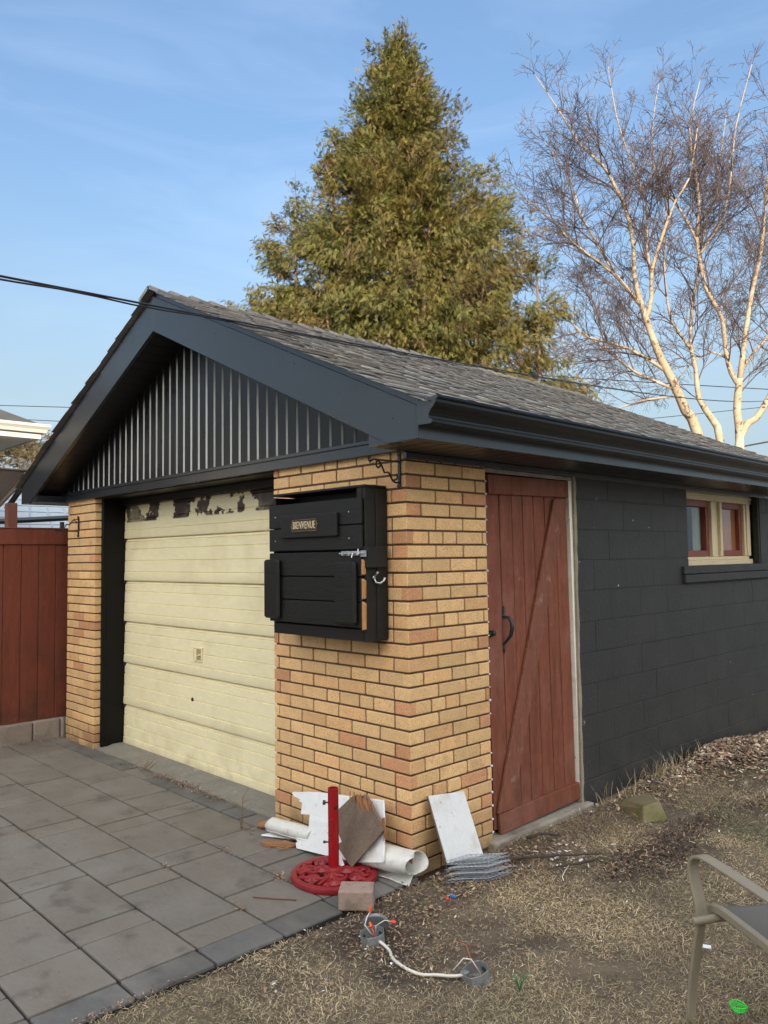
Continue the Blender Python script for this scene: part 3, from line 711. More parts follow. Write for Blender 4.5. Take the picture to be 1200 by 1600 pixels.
def fleur(zc, s_):
    hb.lathe([(0.0, 0), (0.012, 0), (0.013, 0.003), (0.010, 0.006), (0.0, 0.007)], (hx, hy, zc), 12, axis=(1, 0, 0))
    hb.lathe([(0.0, 0), (0.009, 0), (0.010, 0.003), (0.0, 0.006)], (hx, hy, zc+s_*0.018), 10, axis=(1, 0, 0))
    hb.lathe([(0.0, 0), (0.012, 0), (0.013, 0.003), (0.0, 0.007)], (hx, hy, zc+s_*0.032), 10, axis=(1, 0, 0))
    hb.prism([(hx, hy-0.007, zc+s_*0.036), (hx, hy+0.007, zc+s_*0.036), (hx, hy, zc+s_*0.056)], (0.006, 0, 0))
fleur(1.212, 1); fleur(1.055, -1)
hb.tube([(hx+0.004, hy, 1.205), (hx+0.030, hy+0.01, 1.203), (hx+0.048, hy+0.014, 1.18), (hx+0.052, hy+0.014, 1.14), (hx+0.042, hy+0.010, 1.10), (hx+0.024, hy+0.003, 1.075), (hx+0.004, hy, 1.055)],
        [0.008, 0.010, 0.013, 0.013, 0.011, 0.009, 0.007], 10)
build('handle', hb, M['iron'], sdoor, smooth='auto')
mb = MB(); mb.box(hx, hx+0.012, 0.678, 0.712, 1.103, 1.137); mb.tube([(hx+0.012, 0.625, 1.121), (hx+0.012, 0.712, 1.121)], 0.006); mb.lathe([(0, 0), (0.012, 0), (0.014, 0.012), (0.0, 0.017)], (hx+0.012, 0.700, 1.121), 12, axis=(1, 0, 0))
build('bolt', mb, M['iron'], sdoor, smooth='auto')
mb = MB(); prw = random.Random(7)
ya = [1.489+0.030*t for t in np.linspace(0, 1, 50)]
poly = [(-0.012, 1.487+0.036*(1-t)+prw.uniform(-.001, .0015)*(3 if 0.3 < t < 0.37 or t > 0.93 else 1), 0.095+1.95*t) for t in np.linspace(0, 1, 60)]
mb.prism(poly+[(-0.012, 1.524, 2.045), (-0.012, 1.553, 0.095)], (-0.05, 0, 0))
build('door_frame', mb, M['white_paint'], G)
mb = MB().box(-0.06, -0.008, 0.634, 1.522, 2.030, 2.0515)
build('door_frame', mb, mat('grey weathered lintel', (0.30, 0.28, 0.24), 0.8, 0.3, 12, bump=0.3, blot=((0.09, 0.08, 0.07), 14, 0.52, 0.7)), G)
build_each('doorway_lining', MB().box(-0.16, -0.075, 0.62, 1.56, -0.05, 2.08).cut().box(-0.075, -0.04, 0.637, 0.664, 0.0, 2.03), M['dark_inside'], G)
mb = MB(); mb.box(-0.16, 0.045, 0.60, 1.60, -0.10, 0.004)
build('door_step', mb, M['concrete'], G, bevel=0.012, seg=2)

# side window
fw = MB(); fx = -0.070
fw.box(fx-0.06, fx, 3.10, 4.60, 1.995, 2.075); fw.box(fx-0.02, fx+0.012, 3.10, 4.60, 2.030, 2.05)
fw.box(fx-0.06, fx+0.008, 3.10, 4.55, 1.458, 1.500); fw.box(fx-0.075, fx-0.012, 3.10, 4.52, 1.5005, 1.528)
fw.box(fx-0.075, fx-0.004, 3.735, 3.80, 1.5285, 1.9945); fw.box(fx-0.075, fx-0.028, 3.8005, 3.90, 1.5285, 1.9945); fw.box(fx-0.075, fx-0.002, 3.9005, 3.945, 1.5285, 1.9945)
fw.box(fx-0.075, fx-0.006, 4.415, 4.45, 1.5285, 1.9945); fw.box(fx-0.075, fx+0.006, 4.4505, 4.52, 1.5285, 1.9945)
fw.box(fx-0.075, fx-0.004, 3.10, 3.20, 1.5285, 1.9945)
win = build('window', fw, M['cream_paint'], G, bevel=0.004, seg=2)
def sash(y0, y1, name):
    s_ = MB(); z0, z1 = 1.530, 1.993; t = 0.05; a, b = fx-0.085, fx-0.030
    s_.box(a, b, y0, y1, z0, z0+t); s_.box(a, b, y0, y1, z1-t, z1); s_.box(a, b, y0, y0+t, z0+t, z1-t); s_.box(a, b, y1-t, y1, z0+t, z1-t)
    o = build('sash', s_, M['sash'], win, bevel=0.003)
sash(3.202, 3.733, 'l'); sash(3.947, 4.413, 'r')
build('pane', MB().add([(fx-0.060, 3.25, 1.578), (fx-0.060, 3.69, 1.578), (fx-0.060, 3.69, 1.945), (fx-0.060, 3.25, 1.945)], [(0, 1, 2, 3)]), M['glass'], win)
build('pane', MB().add([(fx-0.060, 3.995, 1.578), (fx-0.060, 4.365, 1.578), (fx-0.060, 4.365, 1.945), (fx-0.060, 3.995, 1.945)], [(0, 1, 2, 3)]), M['glass'], win)
build('panel_behind_glass', MB().box(fx-0.078, fx-0.066, 3.996, 4.364, 1.579, 1.944), M['brown_panel'], win)
mb = MB(); mb.sheet([[(fx-0.085+0.008*math.sin(y*60), y, z) for z in np.linspace(1.58, 1.94, 3)] for y in np.linspace(3.55, 3.68, 30)])
build('curtain', mb, M['pale_cloth'], win, smooth=True)
mb = MB(); mb.box(-0.055, -0.008, 4.552, 4.586, 1.459, 2.07)
build('window_reveal', mb, mat('peeling dark reveal', (0.022, 0.02, 0.016), 0.8, 0.3, 10, bump=0.5, speck=((0.35, 0.32, 0.25), 36, 0.68, 0.71)), G)
build('interior_back', MB().box(-2.0, -1.98, 1.7, 4.7, 0.1, 2.06), M['dark_inside'], G)

# ------------------------------------------------------------------ welcome cupboard hung on the pier
K = thing('wall_cupboard', 'black boarded wall cupboard with BIENVENUE plaque on the brick pier', 'cupboard', (-0.54, -0.08, 1.13))
cb = MB(); X0, X1, YF = -0.925, -0.140, -0.155
cb.box(X1-0.022, X1, YF, -0.004, 1.133, 1.912); cb.box(X0, X0+0.022, YF, -0.004, 1.150, 1.905); cb.box(X0-0.02, X1, YF-0.004, -0.004, 1.9125, 1.926)
cb.box(X0, X1-0.0225, YF, -0.004, 1.135, 1.1495); cb.box(X0+0.0225, X1-0.0225, -0.02, -0.005, 1.15, 1.912)
cb.box(X0+0.0225, X1-0.0225, YF-0.002, YF+0.018, 1.1355, 1.195); cb.box(X1, X1+0.006, -0.085, -0.006, 1.14, 1.90)
cb.box(X1-0.06, X1-0.0225, YF-0.004, YF+0.018, 1.196, 1.9115)
build('cabinet_body', cb, M['cab'], K, bevel=0.003)
ud = MB(); DF = YF-0.022
def board(mb, x0, x1, z0, z1, y0=DF, y1=YF-0.005, t=0.0):
    mb.prism([(x0, y0, z0), (x1, y0, z0), (x1, y0, z1+t), (x0, y0, z1)], (0, y1-y0, 0))
board(ud, -0.938, -0.150, 1.726, 1.860); board(ud, -0.936, -0.150, 1.597, 1.722)
up_door = build('upper_flap', ud, M['cab'], K, bevel=0.004)
mb = MB(); board(mb, -0.80, -0.315, 1.668, 1.795, DF-0.020, DF-0.001)
build('name_board', mb, M['cab'], up_door, bevel=0.006, seg=2)
mb = MB()
for (x, z) in ((-0.24, 1.79), (-0.24, 1.655), (-0.875, 1.79), (-0.875, 1.655)): mb.lathe([(0.0045, 0), (0.004, 0.002), (0, 0.003)], (x, DF, z), 8, axis=(0, -1, 0)); mb.cut()
build_each('screw', mb, M['galv'], up_door, smooth=True)
pl_ = MB(); px0, px1, pz0, pz1 = -0.688, -0.478, 1.703, 1.765; py = DF-0.0215
c_ = 0.012
poly = [(px0, pz0), (px1, pz0), (px1, pz0+c_), (px1+0.010, (pz0+pz1)/2), (px1, pz1-c_), (px1, pz1), (px0, pz1), (px0, pz1-c_), (px0-0.010, (pz0+pz1)/2), (px0, pz0+c_)]
pl_.prism([(x, py, z) for x, z in poly], (0, 0.0015, 0))
plaque = build('plaque', pl_, mat('dark plaque face', (0.030, 0.024, 0.016), 0.5, 0.3, 30), K)
rim = MB()
for i in range(len(poly)):
    a, b = poly[i], poly[(i+1) % len(poly)]; rim.tube([(a[0], py-0.001, a[1]), (b[0], py-0.001, b[1])], 0.0028, 6)
build('plaque_rim', rim, mat('aged brass rim', (0.16, 0.11, 0.05), 0.4, 0.3, 60, metal=0.4), plaque)
tcv = bpy.data.curves.new('lettering', 'FONT'); tcv.body = 'BIENVENUE'; tcv.size = 0.058; tcv.extrude = 0.0015; tcv.offset = 0.0002; tcv.space_character = 1.12; tcv.align_x = 'CENTER'; tcv.align_y = 'CENTER'
to = bpy.data.objects.new('lettering_curve', tcv); C.objects.link(to)
dg = bpy.context.evaluated_depsgraph_get(); tm = bpy.data.meshes.new_from_object(to.evaluated_get(dg)); bpy.data.objects.remove(to)
lw = max(v.co.x for v in tm.vertices)-min(v.co.x for v in tm.vertices)
Mt = Matrix.Translation(Vector(((px0+px1)/2, py-0.002, (pz0+pz1)/2))-ROOT[K.name]) @ Matrix.Rotation(R(90), 4, 'X') @ Matrix.Diagonal((0.192/lw, 1.0, 1, 1))
tm.transform(Mt); tm.name = 'lettering'
link_mesh('lettering', tm, mat('cream brass letters', (0.62, 0.52, 0.33), 0.45, 0.15, 60), plaque, False)
ld = MB()
for i, (a, b) in enumerate(((1.460, 1.588), (1.332, 1.456), (1.204, 1.328))): board(ld, -0.935, -0.152-0.001*i, a, b)
lo_door = build('lower_flap', ld, M['cab'], K, bevel=0.004)
for (x0, x1, z0, z1) in ((-0.956, -0.815, 1.222, 1.553), (-0.335, -0.172, 1.220, 1.538)):
    mb = MB(); board(mb, x0, x1, z0, z1, DF-0.030, DF-0.001); build('batten', mb, M['cab'], lo_door, bevel=0.012, seg=1)
mb = MB()
for a, b in ((1.466, 1.55), (1.345, 1.452), (1.192, 1.338)): mb.prism([(-0.1505, DF-0.001, a), (-0.1335, DF+0.004, a+0.006), (-0.1315, DF+0.004, b-0.012), (-0.1505, DF-0.001, b)], (0, 0.016, 0))
build('split_edge', mb, M['bare_wood'], lo_door, bevel=0.003)
mb = MB(); mb.box(X1-0.012, X1+0.030, YF-0.012, -0.03, 1.505, 1.612)
build('latch_block', mb, M['cab'], K, bevel=0.003)
lt = MB(); lt.box(-0.30, -0.145, DF-0.003, DF-0.0005, 1.566, 1.590); lt.tube([(-0.305, DF-0.009, 1.578), (-0.118, DF-0.009, 1.578)], 0.0055, 10)
for x in (-0.275, -0.225, -0.165): lt.box(x-0.008, x+0.008, DF-0.017, DF-0.003, 1.568, 1.588)
lt.tube([(-0.20, DF-0.012, 1.578), (-0.20, DF-0.020, 1.556)], 0.004); lt.box(-0.150, -0.112, DF-0.004, DF+0.002, 1.560, 1.592); lt.tube([(-0.16, DF-0.01, 1.60), (-0.15, DF-0.02, 1.57)], 0.003)
build('barrel_bolt', lt, M['galv'], K, bevel=0.001)
hk = MB(); hx_ = X1+0.004
hk.lathe([(0, 0), (0.010, 0), (0.011, 0.004), (0, 0.006)], (hx_+0.002, -0.105, 1.455), 12, axis=(1, 0, 0))
hk.tube([(hx_+0.004, -0.105, 1.457), (hx_+0.022, -0.103, 1.474), (hx_+0.03, -0.103, 1.482)], [0.005, 0.0045, 0.007], 8)
hk.tube([(hx_+0.004, -0.105, 1.452), (hx_+0.010, -0.100, 1.430), (hx_+0.028, -0.086, 1.426), (hx_+0.040, -0.074, 1.437), (hx_+0.044, -0.068, 1.455)], [0.0055, 0.005, 0.005, 0.005, 0.0065], 8)
build('coat_hook', hk, M['galv'], K, smooth=True)

# ------------------------------------------------------------------ iron plant brackets
def bracket(name, label, loc):
    t = thing(name, label, 'bracket', loc, 'black iron brackets on the garage piers')
    b = MB(); x, y, z = loc
    b.box(x-0.008, x+0.008, y-0.007, y-0.001, z-0.088, z+0.085); b.lathe([(0.0, 0), (0.009, 0), (0.011, .004), (0, .006)], (x, y-0.007, z+0.08), 10, axis=(0, -1, 0)); b.lathe([(0.0, 0), (0.011, 0), (0.011, .005), (0, .006)], (x, y-0.006, z-0.083), 10, axis=(0, -1, 0))
    build('back_plate', b, M['iron'], t, smooth='auto')
    b = MB(); b.box(x-0.004, x+0.004, y-0.185, y-0.007, z+0.036, z+0.044)
    b.tube([(x, y-0.185, z+0.040), (x, y-0.200, z+0.030), (x, y-0.214, z+0.032), (x, y-0.218, z+0.050)], 0.0045, 8)
    build('arm', b, M['iron'], t, smooth='auto')
    b = MB(); P = []
    for k in range(10): a = k/9*5.2; P.append((x, y-0.150+0.017*math.cos(a+1.2)*(1-k*0.02), z+0.018+0.017*math.sin(a+1.2)))
    P = P[::-1]
    P += [(x, y-0.125, z+0.010), (x, y-0.108, z-0.022), (x, y-0.082, z-0.018), (x, y-0.070, z-0.030), (x, y-0.055, z-0.055), (x, y-0.035, z-0.067), (x, y-0.008, z-0.066)]
    b.tube(P, 0.0048, 7)
    b.tube([(x, y-0.045, z-0.056), (x, y-0.025, z-0.052), (x, y-0.016, z-0.038), (x, y-0.026, z-0.030)], 0.004, 7)
    build('scroll', b, M['iron'], t, smooth='auto')
    return t
b1 = bracket('plant_bracket', 'black iron scroll bracket at the brick corner above the cupboard', (-0.040, -0.004, 2.000))
b2 = b1.copy(); C.objects.link(b2); b2['label'] = 'upside down black iron bracket on the narrow brick pier beside the red fence'
for ch in list(b1.children):
    c = ch.copy(); C.objects.link(c); c.parent = b2
b2.location = (-4.035, -0.004, 1.862); b2.rotation_euler = (0, R(180), 0)

# ------------------------------------------------------------------ fence, footing and what shows over it
FX = -4.42
fe = thing('board_fence', 'red brown vertical board fence with flat top rail beside the garage', 'fence', (FX, -1.5, 0.17))
b = MB(); y = 0.10
frr = random.Random(4)
while y > -3.4:
    w_ = 0.150; b.box(FX-0.025, FX+frr.uniform(-.002, .001), y-w_+0.002, y-0.002, 0.165, 1.735, (1, 1, 1)); y -= w_
build('fence_boards', b, M['fence_wood'], fe, bevel=0.004)
b = MB(); b.box(FX-0.03, FX+0.014, -3.4, 0.16, 1.715, 1.852); b.box(FX-0.06, FX+0.018, -3.4, 0.16, 1.8525, 1.866)
build('top_rail', b, M['fence_wood'], fe, bevel=0.004)
b = MB(); b.box(FX-0.12, FX-0.03, -3.4, -3.3, 0.1, 1.85); b.cut(); b.box(FX-0.12, FX-0.03, -1.6, -1.5, 0.1, 1.85)
build_each('post', b, M['fence_wood'], fe)
b = MB(); y = 0.03; fc = random.Random(6)
first = True
while y > -3.4:
    w_ = 0.045 if first else fc.uniform(0.24, 0.29); first = False
    k = fc.uniform(0.75, 1.2); b.box(FX-0.13, FX+0.055+fc.uniform(-.006, .006), y-w_+0.004, y-0.004, -0.05, 0.163+fc.uniform(-.004, .003), (0.30*k, 0.245*k*fc.uniform(.95, 1.05), 0.20*k)); y -= w_
tag(build('stone_footing', b, mat('rough footing blocks', None, 0.95, 0.2, 12, bump=0.6, bs=60, attr=True, blot=((0.16, 0.14, 0.12), 6, 0.5, 0.7)), bevel=0.012, seg=2, origin=(FX, -1.5, 0)), 'low row of rough pale footing blocks under the red fence', 'low wall')
build_post = MB().box(-5.60, -5.49, -0.12, -0.03, -0.05, 2.16)
tag(build('wooden_post', build_post, mat('red brown post', (0.17, 0.055, 0.03), 0.6, 0.15, 6, stretch=(5, 5, 0.6)), bevel=0.006, origin=(-5.55, -0.08, -0.05)), 'red brown square post holding up the canvas canopy behind the fence', 'post')
cv = thing('canvas_canopy', 'sagging taupe canvas canopy above the fence at the left edge', 'canopy', (-5.9, -0.8, 2.2))
grid = []
for i in range(13):
    t = i/12; row = []
    for j in range(9):
        s_ = j/8
        a = Vector((-5.45, 0.05, 2.49)).lerp(Vector((-5.0, -2.2, 2.62)), t); bq = Vector((-5.50, -0.01, 2.36)).lerp(Vector((-5.7, -0.9, 1.25)), t)
        p = a.lerp(bq, s_); p.z -= 0.05*math.sin(math.pi*t)*(1-s_)+0.03*math.sin(math.pi*s_)*t; p.x += 0.02*math.sin(s_*9+t*4)*t
        row.append(p)
    grid.append(row)
build('canopy_cloth', MB().sheet(grid, thick=(-0.008, 0, 0.004)), M['canvas'], cv, smooth='auto')
b = MB(); b.tube([g_[-1] for g_ in grid], 0.022, 8); b.cut(); b.tube([g_[0] for g_ in grid], 0.012, 8)
build_each('hem', b, M['canvas'], cv, smooth=True)
b = MB(); b.lathe([(0, -.08), (0.05, -.05), (0.07, 0.02), (0.05, 0.07), (0, 0.08)], (-5.47, 0.045, 2.38), 12); b.tube([(-5.47, 0.05, 2.40), (-5.6, -0.1, 2.10)], 0.03)
build('gathered_corner', b, mat('dark folded cloth', (0.02, 0.02, 0.022), 0.9, 0.3, 20, bump=0.4), cv, smooth=True)

def house(name, label, cx_, cy_, rot, L_, W_, H_, rise, over, wallm, roofm, wins=True):
    t = thing(name, label, 'house', (cx_, cy_, -0.05))
    Mx = Matrix.Translation((cx_, cy_, 0)) @ Matrix.Rotation(rot, 4, 'Z')
    b = MB().box(-W_/2, W_/2, -L_/2, L_/2, -0.05, H_, M=Mx)
    for s_ in (1, -1): b.prism([Mx @ Vector((-W_/2, s_*L_/2*0.9995, H_)), Mx @ Vector((W_/2, s_*L_/2*0.9995, H_)), Mx @ Vector((0, s_*L_/2*0.9995, H_+rise))], Mx.to_3x3() @ Vector((0, -s_*0.2, 0)))
    build('wall', b, wallm, t)
    b = MB(); o_ = over
    sl = rise/(W_/2)
    for s_ in (1, -1):
        b.prism([Mx @ Vector(p) for p in ((0, -L_/2-o_, H_+rise), (s_*(W_/2+o_), -L_/2-o_, H_-sl*o_), (s_*(W_/2+o_), -L_/2-o_, H_-sl*o_+0.10), (0, -L_/2-o_, H_+rise+0.11))], Mx.to_3x3() @ Vector((0, L_+2*o_, 0)))
    rf = build('roof', b, roofm, t)
    b = MB()
    for s_ in (1, -1):
        x0, x1 = sorted((s_*(W_/2+o_+0.002), s_*(W_/2+o_+0.11))); b.box(x0, x1, -L_/2-o_, L_/2+o_, H_-sl*o_-0.06, H_-sl*o_+0.07, M=Mx)
        x0, x1 = sorted((s_*(W_/2+0.002), s_*(W_/2+o_))); b.box(x0, x1, -L_/2-o_, L_/2+o_, H_-sl*o_-0.05, H_-sl*o_-0.03, M=Mx)
    build('gutter', b, M['white_board'], t)
    if wins:
        for yy in np.arange(-L_/2+1.6, L_/2-1.2, 2.6):
            for zz in ([1.0] if H_ < 4 else [1.0, 3.7]):
                b = MB().box(-W_/2-0.05, -W_/2-0.003, yy-0.55, yy+0.55, zz, zz+1.2, M=Mx); f = build('window', b, M['white_board'], t)
                b = MB().box(-W_/2-0.055, -W_/2-0.051, yy-0.47, yy+0.47, zz+0.08, zz+1.12, M=Mx); build('pane', b, M['glass'], f)
    return t
# unseen house added behind the photographer to keep the yard in shade; its long wall faces the garage
ang = math.atan2(SUN_AZ.y, SUN_AZ.x)
hc = Vector((CAM.x, CAM.y, 0))+SUN_AZ*14.4
house('shade_house', 'unseen pale two storey house added to shade the garage and yard', hc.x, hc.y, ang, 19.0, 8.0, 6.2, 3.1, 0.4, M['house_siding'], M['house_roof'])

# neighbour's eave corner at the left edge: hip roof corner with white gutter
nb = thing('neighbour_house', 'low house with white gutter and dark hip roof at the left edge', 'house', (-13.5, -2.4, -0.05))
ex, ey, ez = -9.6, 1.68, 3.60
b = MB().box(-17.4, ex-0.55, -6.6, ey-0.55, -0.05, ez-0.15); build('wall', b, M['house_siding'], nb)
b = MB(); p = [(ex+.02, ey+.02, ez+.09), (ex+.02, -7.2, ez+.09), (-18.0, -7.2, ez+.09), (-18.0, ey+.02, ez+.09)]; a1, a2 = (-13.8, -2.2, ez+2.3), (-13.8, -3.2, ez+2.3)
b.add(p+[a1, a2], [(0, 1, 5, 4), (1, 2, 5), (2, 3, 4, 5), (3, 0, 4), (3, 2, 1, 0)]); build('roof', b, M['house_roof'], nb)
b = MB()
prof = [(0.0, -0.04), (0.055, -0.04), (0.075, 0.01), (0.11, 0.05), (0.115, 0.09), (0.0, 0.09)]
b.prism([(ex+q, ey+q, ez+z) for q, z in prof], (0, 0, 0)) if False else None
for (q0, z0), (q1, z1) in zip(prof[:-1], prof[1:]):
    b.add([(ex+q0, ey+q0, ez+z0), (ex+q1, ey+q1, ez+z1), (ex+q1, -7.2, ez+z1), (ex+q0, -7.2, ez+z0)], [(0, 1, 2, 3)])
    b.add([(ex+q0, ey+q0, ez+z0), (ex+q1, ey+q1, ez+z1), (-18.0, ey+q1, ez+z1), (-18.0, ey+q0, ez+z0)], [(3, 2, 1, 0)])
build('gutter', b, M['white_gutter'], nb)
b = MB().box(-18.0, ex-0.005, -7.2, ey-0.005, ez-0.115, ez-0.10); build('soffit', b, M['house_siding'], nb)
b = MB(); b.box(ex-0.02, ex-0.002, -7.2, ey-0.002, ez-0.13, ez+0.09); b.box(-18.0, ex-0.02, ey-0.02, ey-0.002, ez-0.13, ez+0.09); build('fascia', b, M['white_gutter'], nb)

# pale metal roof of a shed beyond the fence
sd_ = thing('garden_shed', 'low shed with pale blue grey standing seam roof beyond the fence', 'shed', (-15.5, 4.6, -0.05))
b = MB().box(-17.5, -13.4, 2.2, 7.0, -0.05, 2.2); build('wall', b, M['house_siding'], sd_)
b = MB(); b.add([(-13.2, 1.9, 2.18), (-13.2, 7.3, 2.18), (-15.4, 6.2, 3.2), (-15.4, 3.0, 3.2), (-17.7, 1.9, 2.18), (-17.7, 7.3, 2.18)], [(0, 1, 2, 3), (4, 3, 2, 5), (0, 3, 4), (1, 5, 2), (0, 4, 5, 1)])
for k in range(12):
    t = k/12; ya, yb = 1.9+5.4*t, 3.0+3.2*t; b.tube([(-13.2, ya, 2.19), (-15.4, yb, 3.21)], 0.02, 4)
for k in range(1, 7):
    t = k/7; b.tube([(-13.2-2.2*t, 1.9+1.1*t, 2.19+1.02*t), (-13.2-2.2*t, 7.3-1.1*t, 2.19+1.02*t)], 0.012, 4)
build('roof', b, M['pale_roof'], sd_)
# dark rails seen between the post and the pier
b = MB(); b.tube([(-7.6, -0.3, 2.02), (-7.4, 1.25, 2.13)], 0.035, 8); b.tube([(-7.6, -0.3, 1.96), (-7.4, 1.25, 1.90)], 0.03, 8); b.tube([(-7.55, -0.3, 1.80), (-7.4, 1.25, 1.80)], 0.018, 8)
for y, z in ((0.05, 1.0), (1.2, 1.0)): b.tube([(-7.5, y, -0.05), (-7.5, y, 2.08)], 0.03, 8)
b.lathe([(0, -.06), (.06, -.03), (.06, .03), (0, .06)], (-7.5, 0.30, 2.06), 10)
tag(build('swing_frame', b, M['iron'], origin=(-7.5, 0.5, -0.05), smooth='auto'), 'black metal frame with sloping rails behind the fence', 'metal frame')

# ------------------------------------------------------------------ overhead cables
def cable(name, pts, r, label, group=None, n=40):
    P = []
    pts = [Vector(p) for p in pts]
    a, b_ = pts[0], pts[-1]; sagv = pts[1]
    for i in range(n+1):
        t = i/n; P.append(a*(1-t)**2+sagv*2*t*(1-t)+b_*t*t)
    return tag(build(name, MB().tube(P, r, 6), M['wire'], smooth=True, origin=a), label, 'cable', group)
ca, cb_ = Vector((-0.62, -1.75, 2.74)), Vector((-6.57, 23.25, 6.43))
P1, P2 = [], []
for i in range(121):
    t = -0.12+1.42*(i/120)**1.6; p = ca+(cb_-ca)*t; p.z -= 0.8*t*(1-t)
    P1.append(p); q = p.copy(); a_ = t*190; q.x += 0.009*math.sin(a_)+0.0; q.z -= 0.011+0.004*math.cos(a_); P2.append(q)
tag(build('service_cable', MB().tube(P1, 0.0055, 6).tube(P2, 0.0045, 6), M['wire'], smooth=True, origin=P1[0]), 'thick twin black service cable passing in front of the gable peak', 'cable')
def wire(p, q, r, sag_, label):
    p, q = Vector(p), Vector(q); P = []
    for i in range(41):
        t = i/40; x = p.lerp(q, t); x.z -= 4*sag_*t*(1-t); P.append(x)
    tag(build('utility_wire', MB().tube(P, r, 5), M['wire'], smooth=True, origin=p), label, 'cable', 'thin utility wires behind the garage')
wire((-35.66, -0.02, 8.09), (-15.27, 21.36, 6.95), 0.016, 0.1, 'upper of the two thin wires in the sky left of the gable')
wire((-33.11, -0.19, 7.38), (-14.75, 19.11, 5.82), 0.014, 0.1, 'lower of the two thin wires in the sky left of the gable')
wire((-15.93, 11.92, 7.72), (-0.75, 27.91, 6.09), 0.014, 0.1, 'thin wire sloping down to the right across the birch stems')
wire((-14.58, 14.99, 5.27), (-0.86, 29.17, 7.01), 0.011, 0.05, 'thin wire climbing to the right across the birch stems')
wire((-6.37, 16.43, 4.01), (-0.15, 22.78, 5.56), 0.022, 0.02, 'dark wire climbing from the roof edge below the birch at the right edge')

# ------------------------------------------------------------------ trees
def leaf_template(nl, length, width, spread, r_):
    """flat feathery spray: a stem with narrow leaflets, quads"""
    T, Fq = [], []
    def leaf(p, d, l, w):
        d = d.normalized(); s_ = Vector((-d.y, d.x, 0)); b = len(T)
        up_ = Vector((0, 0, r_.uniform(-.25, .25)*l))
        T.extend([p, p+d*l*0.5+s_*w+up_*.3, p+d*l+up_, p+d*l*0.5-s_*w+up_*.3]); Fq.append((b, b+1, b+2, b+3))
    for i in range(nl):
        t = (i+0.5)/nl; p = Vector((length*t*0.85, 0, -0.10*length*t*t)); sd_s = 1 if i % 2 else -1
        a = sd_s*R(spread)*r_.uniform(0.7, 1.2)
        leaf(p, Vector((math.cos(a), math.sin(a), 0)), length*0.50*(1-0.5*t)*r_.uniform(.8, 1.2), width*(1-0.3*t))
    leaf(Vector((length*0.35, 0, -.02*length)), Vector((1, 0, -.15)), length*0.65, width)
    return np.array([tuple(v) for v in T]), np.array(Fq)
def frames(Xd, r_):
    n = len(Xd); X = norm(Xd); rnd = norm(r_.normal(size=(n, 3))+np.array([0, 0, 1.2]))
    Y = norm(np.cross(rnd, X)); Z = np.cross(X, Y); return X, Y, Z

